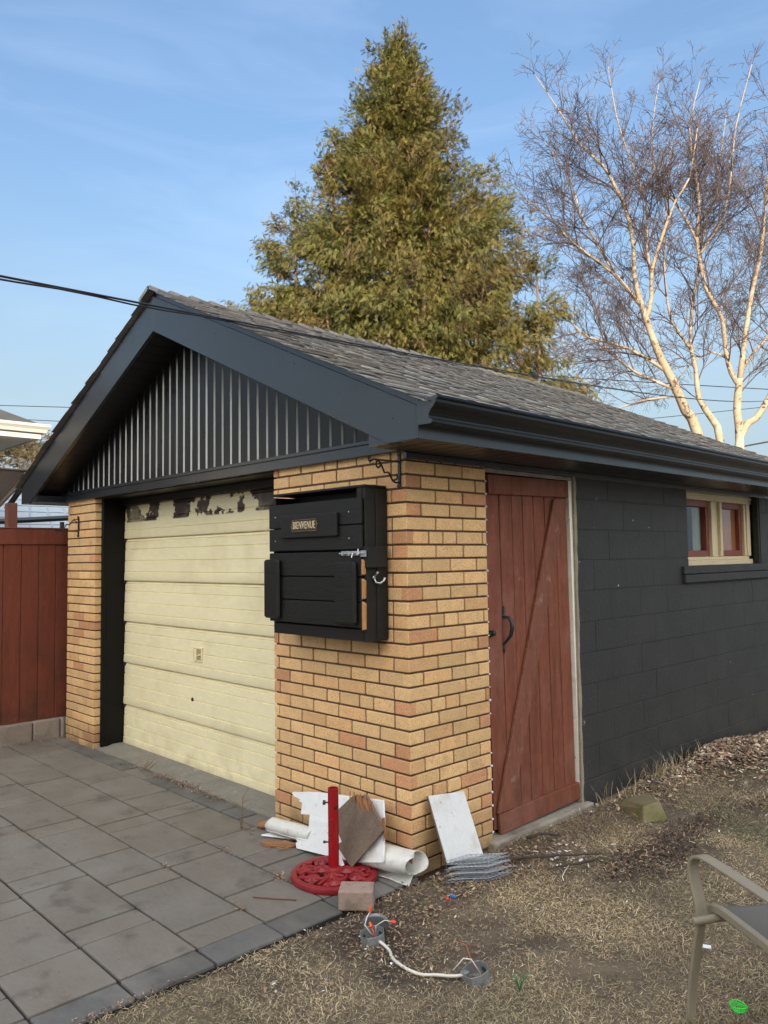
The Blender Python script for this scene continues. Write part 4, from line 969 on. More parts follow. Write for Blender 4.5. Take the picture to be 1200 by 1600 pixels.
def cedar(name, label, base, height, profile, n_br, spray_n, seed, leaders=1, cols=None, spray_len=0.2, bare=0.35, clump_n=4.0, sub=()):
    r_ = np.random.default_rng(seed); rr = random.Random(seed)
    base = Vector(base)
    t_ = thing(name, label, 'tree', base)
    tr = MB()
    lead = []
    def add_leader(x0, y0, z0, h, lean, rad):
        pts = []; 
        for k in range(9):
            q = k/8; pts.append((base.x+x0+lean[0]*q+0.06*math.sin(q*7+x0*5), base.y+y0+lean[1]*q+0.06*math.cos(q*6+y0*3), base.z+z0+(h-z0)*q))
        tr.tube(pts, [rad*(1-0.92*k/8)+0.006 for k in range(9)], 8); lead.append((pts, z0, h))
    add_leader(0, 0, 0, height*0.985, (0, 0), 0.17)
    for (x0, y0, h, lx, ly) in ([(-0.35, 0.1, 0.70, -0.5, 0), (0.4, -0.2, 0.73, 0.55, 0.1), (-0.9, -0.3, 0.60, -0.8, -.3), (1.0, 0.1, 0.58, 1.0, 0.2), (0.1, 0.8, 0.62, 0.1, 0.8), (-0.1, -0.9, 0.55, -.2, -.8)][:leaders]):
        add_leader(x0, y0, 0.6, height*h, (lx, ly), 0.09)
    P, D, Cc, S = [], [], [], []
    palette = cols
    lobes = [(Vector((base.x, base.y, base.z)), 0.0, height, profile, n_br)]
    for (rx_, tz, bz, rad_, nb_) in sub:
        c_ = base+Vector((0.691, 0.722, 0))*rx_+Vector((-0.722, 0.691, 0))*rr.uniform(-0.9, 0.2)
        lobes.append((Vector((c_.x, c_.y, base.z)), bz, tz, (lambda R0: lambda q, az: R0*(1-q)**0.75+0.05)(rad_), nb_))
        tr.tube([(base.x, base.y, base.z+bz*0.6), (c_.x*.6+base.x*.4, c_.y*.6+base.y*.4, base.z+bz*0.9), (c_.x, c_.y, base.z+bz+.6), (c_.x, c_.y, base.z+tz*0.98)], [0.07, 0.06, 0.045, 0.006], 6)
    for (lb_, zb_, zt_, prof_, nb_) in lobes:
        made = 0
        while made < nb_:
            q = rr.random(); z = zb_+(zt_-zb_)*(0.01+0.985*q); qq = (z-zb_)/(zt_-zb_)
            az = rr.uniform(0, 2*math.pi); full = prof_(qq, az)
            if rr.random() > min(1.0, 0.10+(full/(prof_(0.3, az)+.01))**1.0): continue
            made += 1
            rad = full*rr.choice([0.5, 0.75, 0.9, 0.97, 1.0, 1.03])*rr.uniform(0.90, 1.04)
            drop = rad*0.30
            p0 = Vector((lb_.x, lb_.y, lb_.z+z-rad*0.10)); pts = []; m = 7; tw = rr.uniform(-0.5, 0.5)
            for k in range(m):
                s_ = k/(m-1); a2 = az+tw*s_*0.6
                pts.append(p0+Vector((math.cos(a2)*rad*s_, math.sin(a2)*rad*s_, -drop*s_*(1-s_)*1.6+rad*0.20*s_**2.2)))
            if rad > 0.25: tr.tube(pts, [0.012+0.006*rad]+[max(0.004, (0.010+0.004*rad)*(1-s_/m)) for s_ in range(1, m)], 4, cap=False)
            tone = rr.choice(palette); kk = rr.uniform(0.88, 1.12)
            for cl in range(int(rad*clump_n)+2):
                s_ = bare+(1-bare)*((cl+rr.random())/(int(rad*clump_n)+2)); x = min(s_, 0.999)*(m-1); i0 = min(int(x), m-2); pc = pts[i0].lerp(pts[i0+1], x-i0)
                wd = (0.10+0.16*rad*(1-s_*0.75)); pc = pc+Vector((rr.gauss(0, wd), rr.gauss(0, wd), rr.gauss(-0.02, wd*0.5)))
                sz = rr.uniform(0.6, 1.25); ca_ = az+rr.gauss(0, .5); od = Vector((math.cos(ca_), math.sin(ca_), rr.uniform(-.1, .5)))
                kc = kk*rr.uniform(0.88, 1.12); tone2 = tone if rr.random() > 0.05 else (0.135, 0.090, 0.040)
                for i in range(int(spray_n*sz*rr.uniform(.7, 1.2))):
                    t2 = rr.random(); p = pc+od*(t2-.4)*0.34*sz+Vector((rr.gauss(0, .065), rr.gauss(0, .065), rr.gauss(-.02, .06)))*sz
                    out = od*rr.uniform(.3, 1.0)+Vector((rr.gauss(0, .33), rr.gauss(0, .33), rr.gauss(-0.75 if p.z < lb_.z+zb_+(zt_-zb_)*0.62 else 0.15, .45)))
                    P.append(p[:]); D.append(out[:]); S.append(rr.uniform(0.6, 1.35)); k2 = kc*rr.uniform(0.8, 1.2)
                    Cc.append((tone2[0]*k2, tone2[1]*k2, tone2[2]*k2))
    print(name, 'sprays', len(P))
    P, D, Cc, S = map(np.array, (P, D, Cc, S))
    Vs, Fs, Cs = [], [], []; o = 0
    idx = r_.integers(0, 4, len(P))
    for v in range(4):
        T, TF = leaf_template(8, spray_len, spray_len*0.045, 27, rr); sel = idx == v
        X, Y, Z = frames(D[sel], r_); Vv, Ff = scatter(T, TF, P[sel], X, Y, Z, S[sel])
        Vs.append(Vv); Fs.append(Ff+o); Cs.append(np.repeat(Cc[sel], len(T), 0)); o += len(Vv)
    build('trunk', tr, M['cedar_bark'], t_, smooth=True)
    np_mesh('crown', np.concatenate(Vs), np.concatenate(Fs), np.concatenate(Cs), M['cedar_leaf'], t_)
    return t_
def cedar_prof(q, az):
    xs = [0, 0.15, 0.30, 0.45, 0.55, 0.64, 0.72, 0.80, 0.86, 0.92, 0.97, 1.0]; ys_ = [2.6, 3.05, 3.15, 2.98, 2.70, 2.22, 1.65, 1.18, 0.90, 0.60, 0.36, 0.10]
    r = float(np.interp(q, xs, ys_)); lob = 1+0.10*math.sin(3*az+q*17)+0.09*math.sin(5*az-q*29+1)
    return r*lob
OL = [(0.122, 0.110, 0.022), (0.110, 0.106, 0.022), (0.136, 0.113, 0.024), (0.098, 0.100, 0.022), (0.148, 0.114, 0.026)]
cedar('cedar_tree', 'tall broad olive green cedar rising behind the garage roof', (-8.16, 8.20, -0.1), 12.45, cedar_prof, 580, 44, 5, 6, OL, 0.125, clump_n=7.5,
      sub=((0.0, 12.3, 9.3, 0.85, 46), (-2.1, 9.75, 5.5, 1.1, 34), (1.85, 9.45, 5.5, 1.05, 30), (-1.35, 10.55, 7, 0.7, 16), (1.0, 10.9, 7.5, 0.6, 14), (-2.5, 8.0, 4.5, 0.8, 20), (2.6, 7.6, 4.5, 0.9, 20)))
def small_prof(q, az): return 1.7*(1-q)**0.6*(1+0.15*math.sin(4*az+q*9))
cedar('leafy_tree', 'small brown green tree showing under the white eave at the left edge', (-19.8, 4.0, -0.1), 5.3, lambda q, az: (2.4*math.sqrt(max(0.02, 1-((q-0.55)/0.5)**2)))*(1+0.12*math.sin(5*az+q*8)), 130, 34, 8, 0, [(0.13, 0.10, 0.045), (0.12, 0.105, 0.04), (0.15, 0.11, 0.06)], 0.15, bare=0.2, clump_n=4)
cedar('conifer_shrub', 'dark green conifer shrub peeping out behind the narrow brick pier', (-5.75, 1.72, -0.1), 2.25, lambda q, az: 0.42*(1-q)**0.5+.03, 60, 12, 9, 0, [(0.05, 0.07, 0.018), (0.07, 0.075, 0.02)], 0.13, bare=0.2, clump_n=8)

BIRCH_LIMBS = [
  [(-4.68,13.83,4.16,0.174),(-4.83,13.6,4.68,0.16),(-4.96,13.35,5.29,0.139),(-5.09,13.11,5.76,0.125),(-5.17,12.93,6.18,0.111),(-5.23,12.76,6.61,0.103),(-5.28,12.6,7.03,0.083),(-5.31,12.45,7.53,0.069),(-5.27,12.38,8.09,0.063),(-5.3,12.21,8.81,0.057),(-5.4,11.97,9.31,0.052),(-5.56,11.69,9.8,0.043),(-5.82,11.3,10.18,0.035),(-6.03,10.95,10.79,0.024),(-6.35,10.46,11.62,0.011)],
  [(-5.23,12.76,6.61,0.084),(-5.09,12.75,7.06,0.069),(-5.0,12.63,7.6,0.06),(-4.74,12.65,8.3,0.049),(-4.45,12.7,8.97,0.035),(-4.16,12.73,9.34,0.027),(-3.91,12.63,10.26,0.013)],
  [(-5.04,12.68,7.38,0.049),(-5.08,12.64,7.96,0.042),(-5.09,12.64,8.37,0.039),(-5.09,12.63,9.13,0.033),(-5.28,12.38,10.04,0.028),(-5.44,12.14,11.0,0.021),(-5.48,11.93,12.02,0.011)],
  [(-5.26,12.66,6.86,0.07),(-5.6,12.19,7.54,0.056),(-5.92,11.73,7.93,0.044),(-6.21,11.29,8.32,0.034),(-6.35,11.01,8.63,0.024),(-6.64,10.46,9.03,0.011)],
  [(-5.6,12.19,7.54,0.042),(-5.8,11.83,8.16,0.036),(-5.96,11.43,8.81,0.03),(-6.0,11.13,9.49,0.022),(-6.23,10.56,10.17,0.011)],
  [(-5.01,13.25,5.48,0.063),(-5.57,12.6,6.02,0.049),(-6.13,11.96,6.25,0.035),(-6.36,11.67,6.55,0.025),(-6.56,11.37,7.05,0.011)],
  [(-4.92,13.42,5.11,0.056),(-5.62,12.88,5.57,0.042),(-6.15,12.58,6.14,0.034),(-6.67,12.32,6.56,0.02),(-7.14,12.17,6.48,0.01)],
  [(-4.89,13.48,4.98,0.042),(-5.47,13.12,4.95,0.031),(-6.07,12.8,4.78,0.02),(-6.59,12.58,4.68,0.012)],
  [(-4.35,14.2,3.99,0.126),(-4.47,14.1,4.5,0.112),(-4.67,13.94,4.95,0.091),(-4.72,13.94,5.63,0.071),(-4.8,13.91,6.14,0.064),(-4.78,13.99,6.98,0.054),(-4.69,14.13,7.76,0.043),(-4.57,14.29,8.8,0.035),(-4.35,14.55,9.99,0.026),(-4.16,14.75,11.48,0.013)],
  [(-4.78,13.92,6.04,0.056),(-4.96,13.5,6.56,0.044),(-4.95,13.27,6.8,0.041),(-4.91,13.01,7.56,0.03),(-4.74,12.82,8.85,0.022),(-4.51,12.75,10.28,0.011)],
  [(-4.06,14.51,3.85,0.14),(-4.07,14.46,4.67,0.126),(-4.02,14.5,5.22,0.119),(-4.0,14.54,5.41,0.098)],
  [(-4.02,14.5,5.22,0.091),(-4.11,14.33,5.48,0.084),(-4.15,14.19,5.94,0.076),(-4.14,14.05,6.62,0.069),(-4.23,13.85,6.97,0.069),(-4.31,13.65,7.3,0.063),(-4.34,13.49,7.86,0.06),(-4.33,13.37,8.28,0.055),(-4.23,13.31,9.08,0.046),(-4.23,13.17,9.75,0.038),(-4.24,13.0,10.53,0.027),(-4.0,13.07,11.52,0.012)],
  [(-4.33,13.39,8.2,0.049),(-4.48,13.17,8.73,0.039),(-4.63,12.94,9.1,0.033),(-4.82,12.62,9.55,0.027),(-4.82,12.47,10.44,0.02),(-4.6,12.43,11.45,0.011)],
  [(-4.34,13.47,7.94,0.042),(-4.0,13.69,8.53,0.033),(-3.76,13.73,9.24,0.03),(-3.55,13.68,10.53,0.022),(-3.18,13.71,11.75,0.011)],
  [(-4.01,14.52,5.32,0.098),(-3.85,14.5,6.29,0.081),(-3.7,14.46,6.99,0.075),(-3.56,14.44,7.51,0.069),(-3.41,14.39,8.0,0.063),(-3.3,14.31,8.58,0.057),(-3.19,14.2,9.17,0.049),(-3.03,14.15,9.92,0.038),(-2.84,14.09,11.06,0.016)],
  [(-3.98,14.52,5.51,0.056),(-3.82,14.84,5.95,0.049),(-3.65,15.25,6.36,0.043),(-3.28,15.84,7.22,0.032),(-3.08,16.25,8.59,0.015)],
  [(-4.04,14.51,4.12,0.126),(-3.83,14.84,4.5,0.112),(-3.64,15.18,5.0,0.099),(-3.4,15.57,5.87,0.078),(-3.22,15.86,7.2,0.058),(-3.08,16.09,8.99,0.036),(-2.99,16.26,10.96,0.015)],
  [(-4.13,14.25,5.76,0.035),(-4.43,14.14,5.98,0.028),(-4.88,13.98,5.74,0.023),(-5.22,13.98,5.38,0.014)],
  [(-3.27,15.77,6.8,0.042),(-2.83,16.12,7.76,0.031),(-2.47,16.41,9.03,0.021),(-2.31,16.57,10.36,0.012)]]

bt = thing('birch_tree', 'bare many stemmed birch with pale bark behind the roof at the right edge', 'tree', (-4.7, 13.9, -0.1))
trk = MB(); rr = random.Random(17)
def smooth_path(L, step=0.35):
    out = []; rad = []
    Pn = [Vector(p[:3]) for p in L]; rn = [p[3] for p in L]; n = len(L)
    for i in range(n-1):
        p0, p1, p2, p3 = Pn[max(i-1, 0)], Pn[i], Pn[i+1], Pn[min(i+2, n-1)]
        k = max(2, int((p2-p1).length/step))
        for j in range(k):
            t = j/k; out.append(0.5*((2*p1)+(p2-p0)*t+(2*p0-5*p1+4*p2-p3)*t*t+(3*p1-p0-3*p2+p3)*t**3)); rad.append(rn[i]*(1-t)+rn[i+1]*t)
    out.append(Pn[-1]); rad.append(rn[-1]); return out, rad
limbs = []; up_limbs = []
for li, L in enumerate(BIRCH_LIMBS):
    if L[0][2] < 4.6:                                            # the main stems run down to one foot
        L = [(-4.75+0.25*(L[0][0]+4.5), 13.9, -0.2, L[0][3]*1.25), (L[0][0]*0.7-4.7*0.3, L[0][1]*.7+13.9*.3, L[0][2]*0.55, L[0][3]*1.1)]+L
    p, r_ = smooth_path(L); limbs.append((p, r_)); kx = next((i for i, x in enumerate(r_) if x < 0.030 and i > 2), len(p)-1)
    trk.tube(p[:kx+1], [max(0.009, x*0.66) for x in r_[:kx+1]], 9)
    if kx < len(p)-1: up_limbs.append((p[kx:], [max(0.007, x*0.66) for x in r_[kx:]]))
build('trunk', trk, M['birch_bark'], bt, smooth=True)
segs_V, segs_F, o_ = [], [], 0
tw_T, br_T = MB(), MB()
for p_, q_ in up_limbs: build('limb', MB().tube(p_, q_, 7), M['birch_limb'], bt, smooth=True)
cnt = 0
def grow(p, d, length, rad, level):
    """a wandering twig with side twigs"""
    global cnt
    n = 5 if level < 3 else 3
    pts = [p]; dd = d.normalized(); seg = length/n
    for i in range(n):
        dd = (dd+Vector((rr.gauss(0, .16), rr.gauss(0, .16), rr.gauss(0.015 if level < 3 else -0.04, .14)))).normalized(); pts.append(pts[-1]+dd*seg)
    rads = [max(0.0036, rad*(1-0.75*i/n)) for i in range(n+1)]
    (br_T if rad > 0.022 else tw_T).tube(pts, rads, 5 if level == 1 else 3, cap=False); cnt += 1
    if level >= 4: return
    k = {1: int(length*5.0)+2, 2: int(length*6.0)+1, 3: int(length*6.4)+1}[level]
    for j in range(k):
        s_ = rr.uniform(0.12, 1.0); x = s_*n; i0 = min(int(x), n-1); q = pts[i0].lerp(pts[i0+1], x-i0); dl = (pts[i0+1]-pts[i0]).normalized()
        ax = dl.orthogonal().normalized(); ax.rotate(Matrix.Rotation(rr.uniform(0, 6.283), 3, dl)); a = R(rr.uniform(22, 52))
        nd = dl*math.cos(a)+ax*math.sin(a)+Vector((0, 0, 0.06))
        nl = length*{1: rr.uniform(0.32, 0.65), 2: rr.uniform(0.35, 0.7), 3: rr.uniform(0.35, 0.65)}[level]*(1.1-0.5*s_)
        if nl < 0.08: continue
        grow(q, nd, min(nl, 1.3), rads[i0]*0.6, level+1)
for li, (p, r_) in enumerate(limbs):
    acc = 0
    for i in range(1, len(p)):
        if r_[i] > 0.135 or p[i].z < 4.6: continue
        acc += (p[i]-p[i-1]).length
        need = 0.40 if r_[i] > 0.06 else 0.21
        while acc > need:
            acc -= need
            dl = (p[i]-p[i-1]).normalized(); ax = dl.orthogonal().normalized(); ax.rotate(Matrix.Rotation(rr.uniform(0, 6.283), 3, dl)); a = R(rr.uniform(28, 60))
            nd = dl*math.cos(a)+ax*math.sin(a)+Vector((0, 0, 0.15))
            L_ = rr.uniform(0.7, 1.9)*(1.15 if r_[i] > 0.03 else 0.85)
            L_ *= max(0.45, min(1.0, 1.0-(p[i].z-8.5)*0.16))
            grow(p[i], nd, L_, min(r_[i]*0.42, 0.016), 1 if L_ > 0.9 else 2)
    grow(p[-1], (p[-1]-p[-3]), 0.35, 0.010, 2)
print('birch twigs', cnt, len(tw_T.v))
build('branches', br_T, M['birch_limb'], bt, smooth=True) if br_T.v else None
build('twigs', tw_T, M['birch_twig'], bt)

# ------------------------------------------------------------------ things leaning and lying by the corner
def gz(x, y): return ground_z(x, y)
ub = thing('umbrella_base', 'red cast iron parasol base with upright tube on the paving', 'umbrella stand', (-0.25, -0.285, 0))
b = MB(); cx_, cy_ = -0.25, -0.285; RB = 0.212
b.lathe([(RB, 0.002), (RB+0.003, 0.012), (RB, 0.026), (RB-0.012, 0.032), (RB-0.026, 0.030), (RB-0.032, 0.022), (RB-0.032, 0.006)], (cx_, cy_, 0), 56)
dome = lambda r: 0.022+0.020*(1-(r/RB)**2)
# scroll work: rosettes joined by stems
for ring, (rr_, k_, off) in enumerate(((0.135, 7, 0.2), (0.062, 4, 0.7))):
    for i in range(k_):
        a = off+2*math.pi*i/k_; px_, py_ = cx_+rr_*math.cos(a), cy_+rr_*math.sin(a); zz = dome(rr_)
        b.lathe([(0.040, zz-0.014), (0.042, zz-0.004), (0.036, zz+0.003), (0.026, zz-0.002), (0.020, zz+0.006), (0.010, zz+0.002), (0.0, zz+0.008)], (px_, py_, 0), 14)
        for da, rl in ((0.30, 0.175), (-0.30, 0.175), (0.62, 0.10)):
            a2 = a+da; m_ = (rr_+rl)/2+0.01
            b.tube([(px_, py_, zz-0.004), (cx_+m_*math.cos(a+da*0.6), cy_+m_*math.sin(a+da*0.6), dome(m_)), (cx_+rl*math.cos(a2), cy_+rl*math.sin(a2), dome(rl)-0.003)], [0.011, 0.010, 0.010], 6)
for i in range(12):
    a = 0.1+2*math.pi*i/12
    b.tube([(cx_+0.155*math.cos(a), cy_+0.155*math.sin(a), 0.028), (cx_+0.19*math.cos(a+0.12), cy_+0.19*math.sin(a+0.12), 0.022)], 0.012, 6)
b.lathe([(0.055, 0.02), (0.052, 0.040), (0.034, 0.046), (0.030, 0.05)], (cx_, cy_, 0), 20)
build('cast_base', b, M['red_iron'], ub, smooth='auto')
b = MB(); b.lathe([(0.0265, 0.04), (0.0265, 0.424), (0.0225, 0.424), (0.0225, 0.30), (0.0, 0.30)], (cx_-0.012, cy_+0.005, 0), 24)
build('tube', b, M['red_steel'], ub, smooth='auto')
b = MB()
for z, s_ in ((0.355, 1.0), (0.165, 0.6)): 
    b.tube([(cx_-0.025, cy_-0.018, z), (cx_-0.038, cy_-0.028, z)], 0.004, 8); b.lathe([(0, 0), (0.011*s_, 0.001), (0.012*s_, 0.012), (0, 0.014)], (cx_-0.034, cy_-0.026, z), 10, axis=(-0.78, -0.62, 0)); b.cut()
build_each('clamp_screw', b, M['iron'], ub, smooth='auto')

wt = [(-0.836, -0.102, 0.243), (-0.70, -0.092, 0.27), (-0.533, -0.081, 0.293), (-0.293, -0.072, 0.317), (-0.134, -0.063, 0.338), (-0.08, -0.11, 0.22), (-0.035, -0.163, 0.092), (-0.22, -0.18, 0.05), (-0.416, -0.188, 0.03), (-0.672, -0.197, 0.007), (-0.690, -0.188, 0.027), (-0.680, -0.184, 0.036), (-0.7, -0.181, 0.047), (-0.617, -0.169, 0.076), (-0.625, -0.15, 0.12), (-0.632, -0.141, 0.150), (-0.641, -0.129, 0.174), (-0.714, -0.134, 0.163), (-0.727, -0.113, 0.216), (-0.76, -0.112, 0.218), (-0.752, -0.108, 0.228), (-0.81, -0.106, 0.232)]
tag(build('torn_board', MB().prism(wt, (0, 0.011, 0.0045)), M['white_board'], origin=(-0.45, -0.19, 0)), 'large torn white board leaning on the brick pier behind the red tube', 'board')
bp = [(-0.311, -0.086, 0.32), (-0.28, -0.083, 0.332), (-0.262, -0.082, 0.318), (-0.235, -0.081, 0.340), (-0.205, -0.08, 0.338), (-0.12, -0.10, 0.283), (-0.05, -0.116, 0.240), (-0.037, -0.118, 0.232), (-0.05, -0.126, 0.21), (-0.185, -0.200, 0.034), (-0.205, -0.198, 0.036), (-0.336, -0.169, 0.088), (-0.322, -0.163, 0.104), (-0.305, -0.16, 0.112), (-0.335, -0.152, 0.135), (-0.366, -0.142, 0.163), (-0.385, -0.13, 0.2), (-0.396, -0.116, 0.237)]
bp = [(x-0.008, y-0.022, z+0.012) for x, y, z in bp]
pw = thing('plywood_piece', 'weathered brown plywood diamond leaning against the torn white board', 'board', (-0.2, -0.2, 0.04))
build('sheet', MB().prism(bp, (0.002, 0.012, 0.004)), M['grey_ply'], pw)
b = MB(); sr2 = random.Random(6)
for i in range(26):
    t = sr2.random(); x = -0.325+0.16*t+sr2.uniform(-.01, .01); l = sr2.uniform(0.03, 0.11); px_ = Vector((x, -0.112, 0.345-0.01*t)); d_ = Vector((0.35+sr2.uniform(-.3, .4), -0.05, -1)).normalized()
    b.tube([px_+Vector((0, 0, sr2.uniform(0, .02))), px_+d_*l*0.5+Vector((0, -0.004, 0)), px_+d_*l], [0.004, 0.003, 0.001], 4)
b.cut()
for i in range(8):
    px_ = Vector((-0.052+sr2.uniform(-.012, .012), -0.135, 0.27+sr2.uniform(-.04, .03))); b.tube([px_, px_+Vector((sr2.uniform(-.01, .02), 0, -sr2.uniform(.03, .07)))], [0.006, 0.002], 4)
build_each('splintered_edge', b, M['bark_wood'], pw)

def roll(name, label, p, q, r0, r1, turns, thick, seed, flare=0.0):
    """curled sheet of metal along p->q"""
    p, q = Vector(p), Vector(q); ax = (q-p).normalized(); u = Vector((0, 0, 1)); u = (u-ax*u.dot(ax)).normalized(); w = ax.cross(u)
    r_ = random.Random(seed); ni, nj_ = 15, 44; grid = []
    for i in range(ni):
        t = i/(ni-1); row = []
        for j in range(nj_):
            s_ = j/(nj_-1); a = -2.0+turns*2*math.pi*s_; rad = r0+(r1-r0)*s_
            rad *= 1+0.05*mnoise.noise((t*3+seed, s_*5, 0))+flare*max(0, t-0.7)*math.sin(a*2.3+1)*1.6
            e = 0.030*mnoise.noise((s_*6, seed, 4)) if i in (0, ni-1) else 0
            row.append(p.lerp(q, t)+ax*e+u*(rad*math.sin(a)*0.9)+w*(rad*math.cos(a)))
        grid.append(row)
    o = build(name, MB().sheet(grid), M['white_metal'], smooth=True, origin=(p+q)/2)
    so = o.modifiers.new('solid', 'SOLIDIFY'); so.thickness = thick
    return tag(o, label, 'metal roll', 'rolled white sheet metal by the corner')
roll('rolled_sheet', 'thin white metal roll left of the torn board', (-0.955, -0.160, 0.058), (-0.60, -0.135, 0.075), 0.036, 0.046, 1.25, 0.0022, 3)
roll('rolled_sheet', 'wide crumpled white metal roll beside the brick corner', (-0.27, -0.125, 0.075), (0.075, -0.060, 0.078), 0.050, 0.088, 1.15, 0.0025, 7, flare=0.6)
b = MB(); b.prism([(-0.965, -0.225, 0.006), (-0.79, -0.135, 0.006), (-0.80, -0.09, 0.007), (-0.93, -0.15, 0.012)], (0, 0, 0.010)); 
tag(build('board_scrap', b, M['white_board'], bevel=0.003, origin=(-0.87, -0.15, 0)), 'small flat white board scrap lying under the thin metal roll', 'scrap')
b = MB(); b.prism([(-0.290, -0.222, 0.075), (-0.235, -0.245, 0.046), (-0.262, -0.266, 0.046)], (0.003, 0.008, 0.002))
tag(build('board_scrap', b, M['white_board'], origin=(-0.3, -0.3, 0.04)), 'small white triangle of board lying on the red base', 'scrap')

lb = thing('leaning_board', 'clean white painted board leaning on the side wall near the red door', 'board', (0.15, 0.2, 0.04))
q = [Vector(v) for v in ((0.030, 0.089, 0.364), (0.042, 0.343, 0.336), (0.156, 0.354, 0.036), (0.144, 0.096, 0.064))]
nrm_ = (q[1]-q[0]).cross(q[3]-q[0]).normalized(); nrm_ = nrm_ if nrm_.x > 0 else -nrm_
build('panel', MB().prism([v-nrm_*0.001 for v in q], nrm_*0.011), M['white_board'], lb, bevel=0.003)
b = MB(); b.prism([v-nrm_*0.010 for v in q], nrm_*0.0085)
build('raw_core', b, M['grey_ply'], lb)
b = MB(); rm = random.Random(3)
ms = thing('wire_mesh', 'folded bundle of galvanised wire mesh below the leaning white board', 'wire mesh', (0.27, 0.13, 0))
A0 = Vector((0.200, 0.030, gz(.2, .05)+0.012)); U = Vector((0.125, 0.150, 0.0)); W = Vector((0.040, 0.115, 0.010)); 
for k in range(8):                                              # folded layers stacked
    z = Vector((0.004*rm.uniform(-1, 1), 0, 0.0145*k)); sk_ = rm.uniform(-.012, .012)
    for i in range(10):
        p = A0+U*(i/9)+z+Vector((sk_, 0, 0)); pts = [p, p+W*0.5+Vector((0, 0, rm.uniform(-.003, .004))), p+W]
        b.tube(pts, 0.0009, 4)
    for j in range(7):
        p = A0+W*(j/6)+z+Vector((sk_, 0, 0)); b.tube([p, p+U*0.5+Vector((0, 0, rm.uniform(-.003, .004))), p+U], 0.0012, 4)
for i in range(10):
    p = A0+U*(i/9); b.tube([p, p+Vector((0, 0, 0.105))], 0.0012, 4)
for i in range(7): 
    p = A0+U+W*(i/6); b.tube([p, p+Vector((0.004, 0, 0.1))], 0.0012, 4)
for i in range(14):
    p = A0+U+W*rm.random()+Vector((0, 0, rm.uniform(0, .1))); b.tube([p, p+Vector((rm.uniform(0, .02), rm.uniform(.01, .05), rm.uniform(-.02, .01)))], 0.0011, 4)
build('mesh_layers', b, mat('dull galvanised wire', (0.30, 0.33, 0.35), 0.4, 0.2, 60, metal=0.7, bump=0), ms)

# block on the border, boxes, cable
Mx = Matrix.Translation((0.070, -0.425, 0.0)) @ Matrix.Rotation(R(42), 4, 'Z')
b = MB().box(-0.078, 0.078, -0.052, 0.060, 0.0, 0.088, M=Mx)
tag(build('paver_block', b, M['pink_paver'], bevel=0.009, seg=2, origin=(0.07, -0.425, 0)), 'pinkish grey paver block standing on the dark border by the red base', 'paver block')
def jbox(name, label, cx_, cy_, tilt, lid):
    z0 = gz(cx_, cy_)-0.004
    t = thing(name, label, 'junction box', (cx_, cy_, z0), None)
    r0, h = 0.052, 0.052; Mr = Matrix.Translation((cx_, cy_, z0)) @ Matrix.Rotation(tilt, 4, Vector((1, -.4, 0)))
    b = MB(); n = 8; ring = lambda r, z: [Mr @ Vector((r*math.cos(2*math.pi*k/n+.39), r*math.sin(2*math.pi*k/n+.39), z)) for k in range(n)]
    rings = [ring(r0*0.97, 0), ring(r0, h), ring(r0-0.0025, h), ring(r0-0.004, 0.003)]
    ff = [tuple(range(n-1, -1, -1))]
    for i in range(3):
        for k in range(n): k2 = (k+1) % n; ff.append((i*n+k, i*n+k2, (i+1)*n+k2, (i+1)*n+k))
    ff.append(tuple(3*n+k for k in range(n)))
    b.add([p for r in rings for p in r], ff)
    build('box_body', b, M['zinc'], t, bevel=0.0015)
    b = MB()
    for a in (0.3, 1.6, 3.4, 4.7, 5.5):
        c_ = Mr @ Vector((r0*0.97*math.cos(a), r0*0.97*math.sin(a), h*0.45)); d_ = Mr.to_3x3() @ Vector((math.cos(a), math.sin(a), 0)); b.lathe([(0, 0), (0.010, 0), (0.011, 0.0015), (0, 0.002)], c_-d_*0.0075, 12, axis=d_); b.cut()
    build_each('knockout', b, mat('dark knockout', (0.05, 0.053, 0.055), 0.6, 0.2, 40, metal=0.3), t)
    if lid:
        b = MB(); Ml = Matrix.Translation((cx_-0.045, cy_+0.055, z0+0.045)) @ Matrix.Rotation(R(-62), 4, Vector((.75, .66, 0)))
        b.lathe([(0, 0), (0.052, 0), (0.055, 0.003), (0.055, 0.012), (0.052, 0.012), (0.052, 0.004), (0.012, 0.004), (0.011, 0.008), (0, 0.008)], (0, 0, 0), 24); b.v = [tuple(Ml @ Vector(p)) for p in b.v]
        build('lid', b, M['zinc'], t, smooth='auto')
    return t, z0
j1, z1_ = jbox('junction_box', 'grey junction box with its lid off and orange wire nuts on bare soil', 0.352, -0.585, R(8), True)
j2, z2_ = jbox('junction_box', 'open grey junction box with loose red and white wires on the grass', 0.828, -0.500, R(14), False)
def nut(parent, p, d, m_='orange_plastic'):
    build('wire_nut', MB().lathe([(0, 0), (0.0075, 0.001), (0.0065, 0.014), (0.0035, 0.022), (0, 0.023)], p, 10, axis=d), M[m_], parent, smooth='auto')
wv = M['white_cable']
build('wire', MB().tube([(0.34, -0.58, z1_+0.03), (0.315, -0.60, z1_+0.07), (0.30, -0.575, z1_+0.085), (0.305, -0.56, z1_+0.11)], 0.0024, 6), wv, j1, smooth=True); nut(j1, (0.305, -0.56, z1_+0.108), (0.1, 0.1, 1))
build('wire', MB().tube([(0.35, -0.57, z1_+0.03), (0.36, -0.58, z1_+0.075), (0.375, -0.545, z1_+0.09), (0.395, -0.525, z1_+0.085)], 0.0020, 6), wv, j1, smooth=True); nut(j1, (0.393, -0.527, z1_+0.085), (0.8, 0.6, -0.1), 'red_plastic')
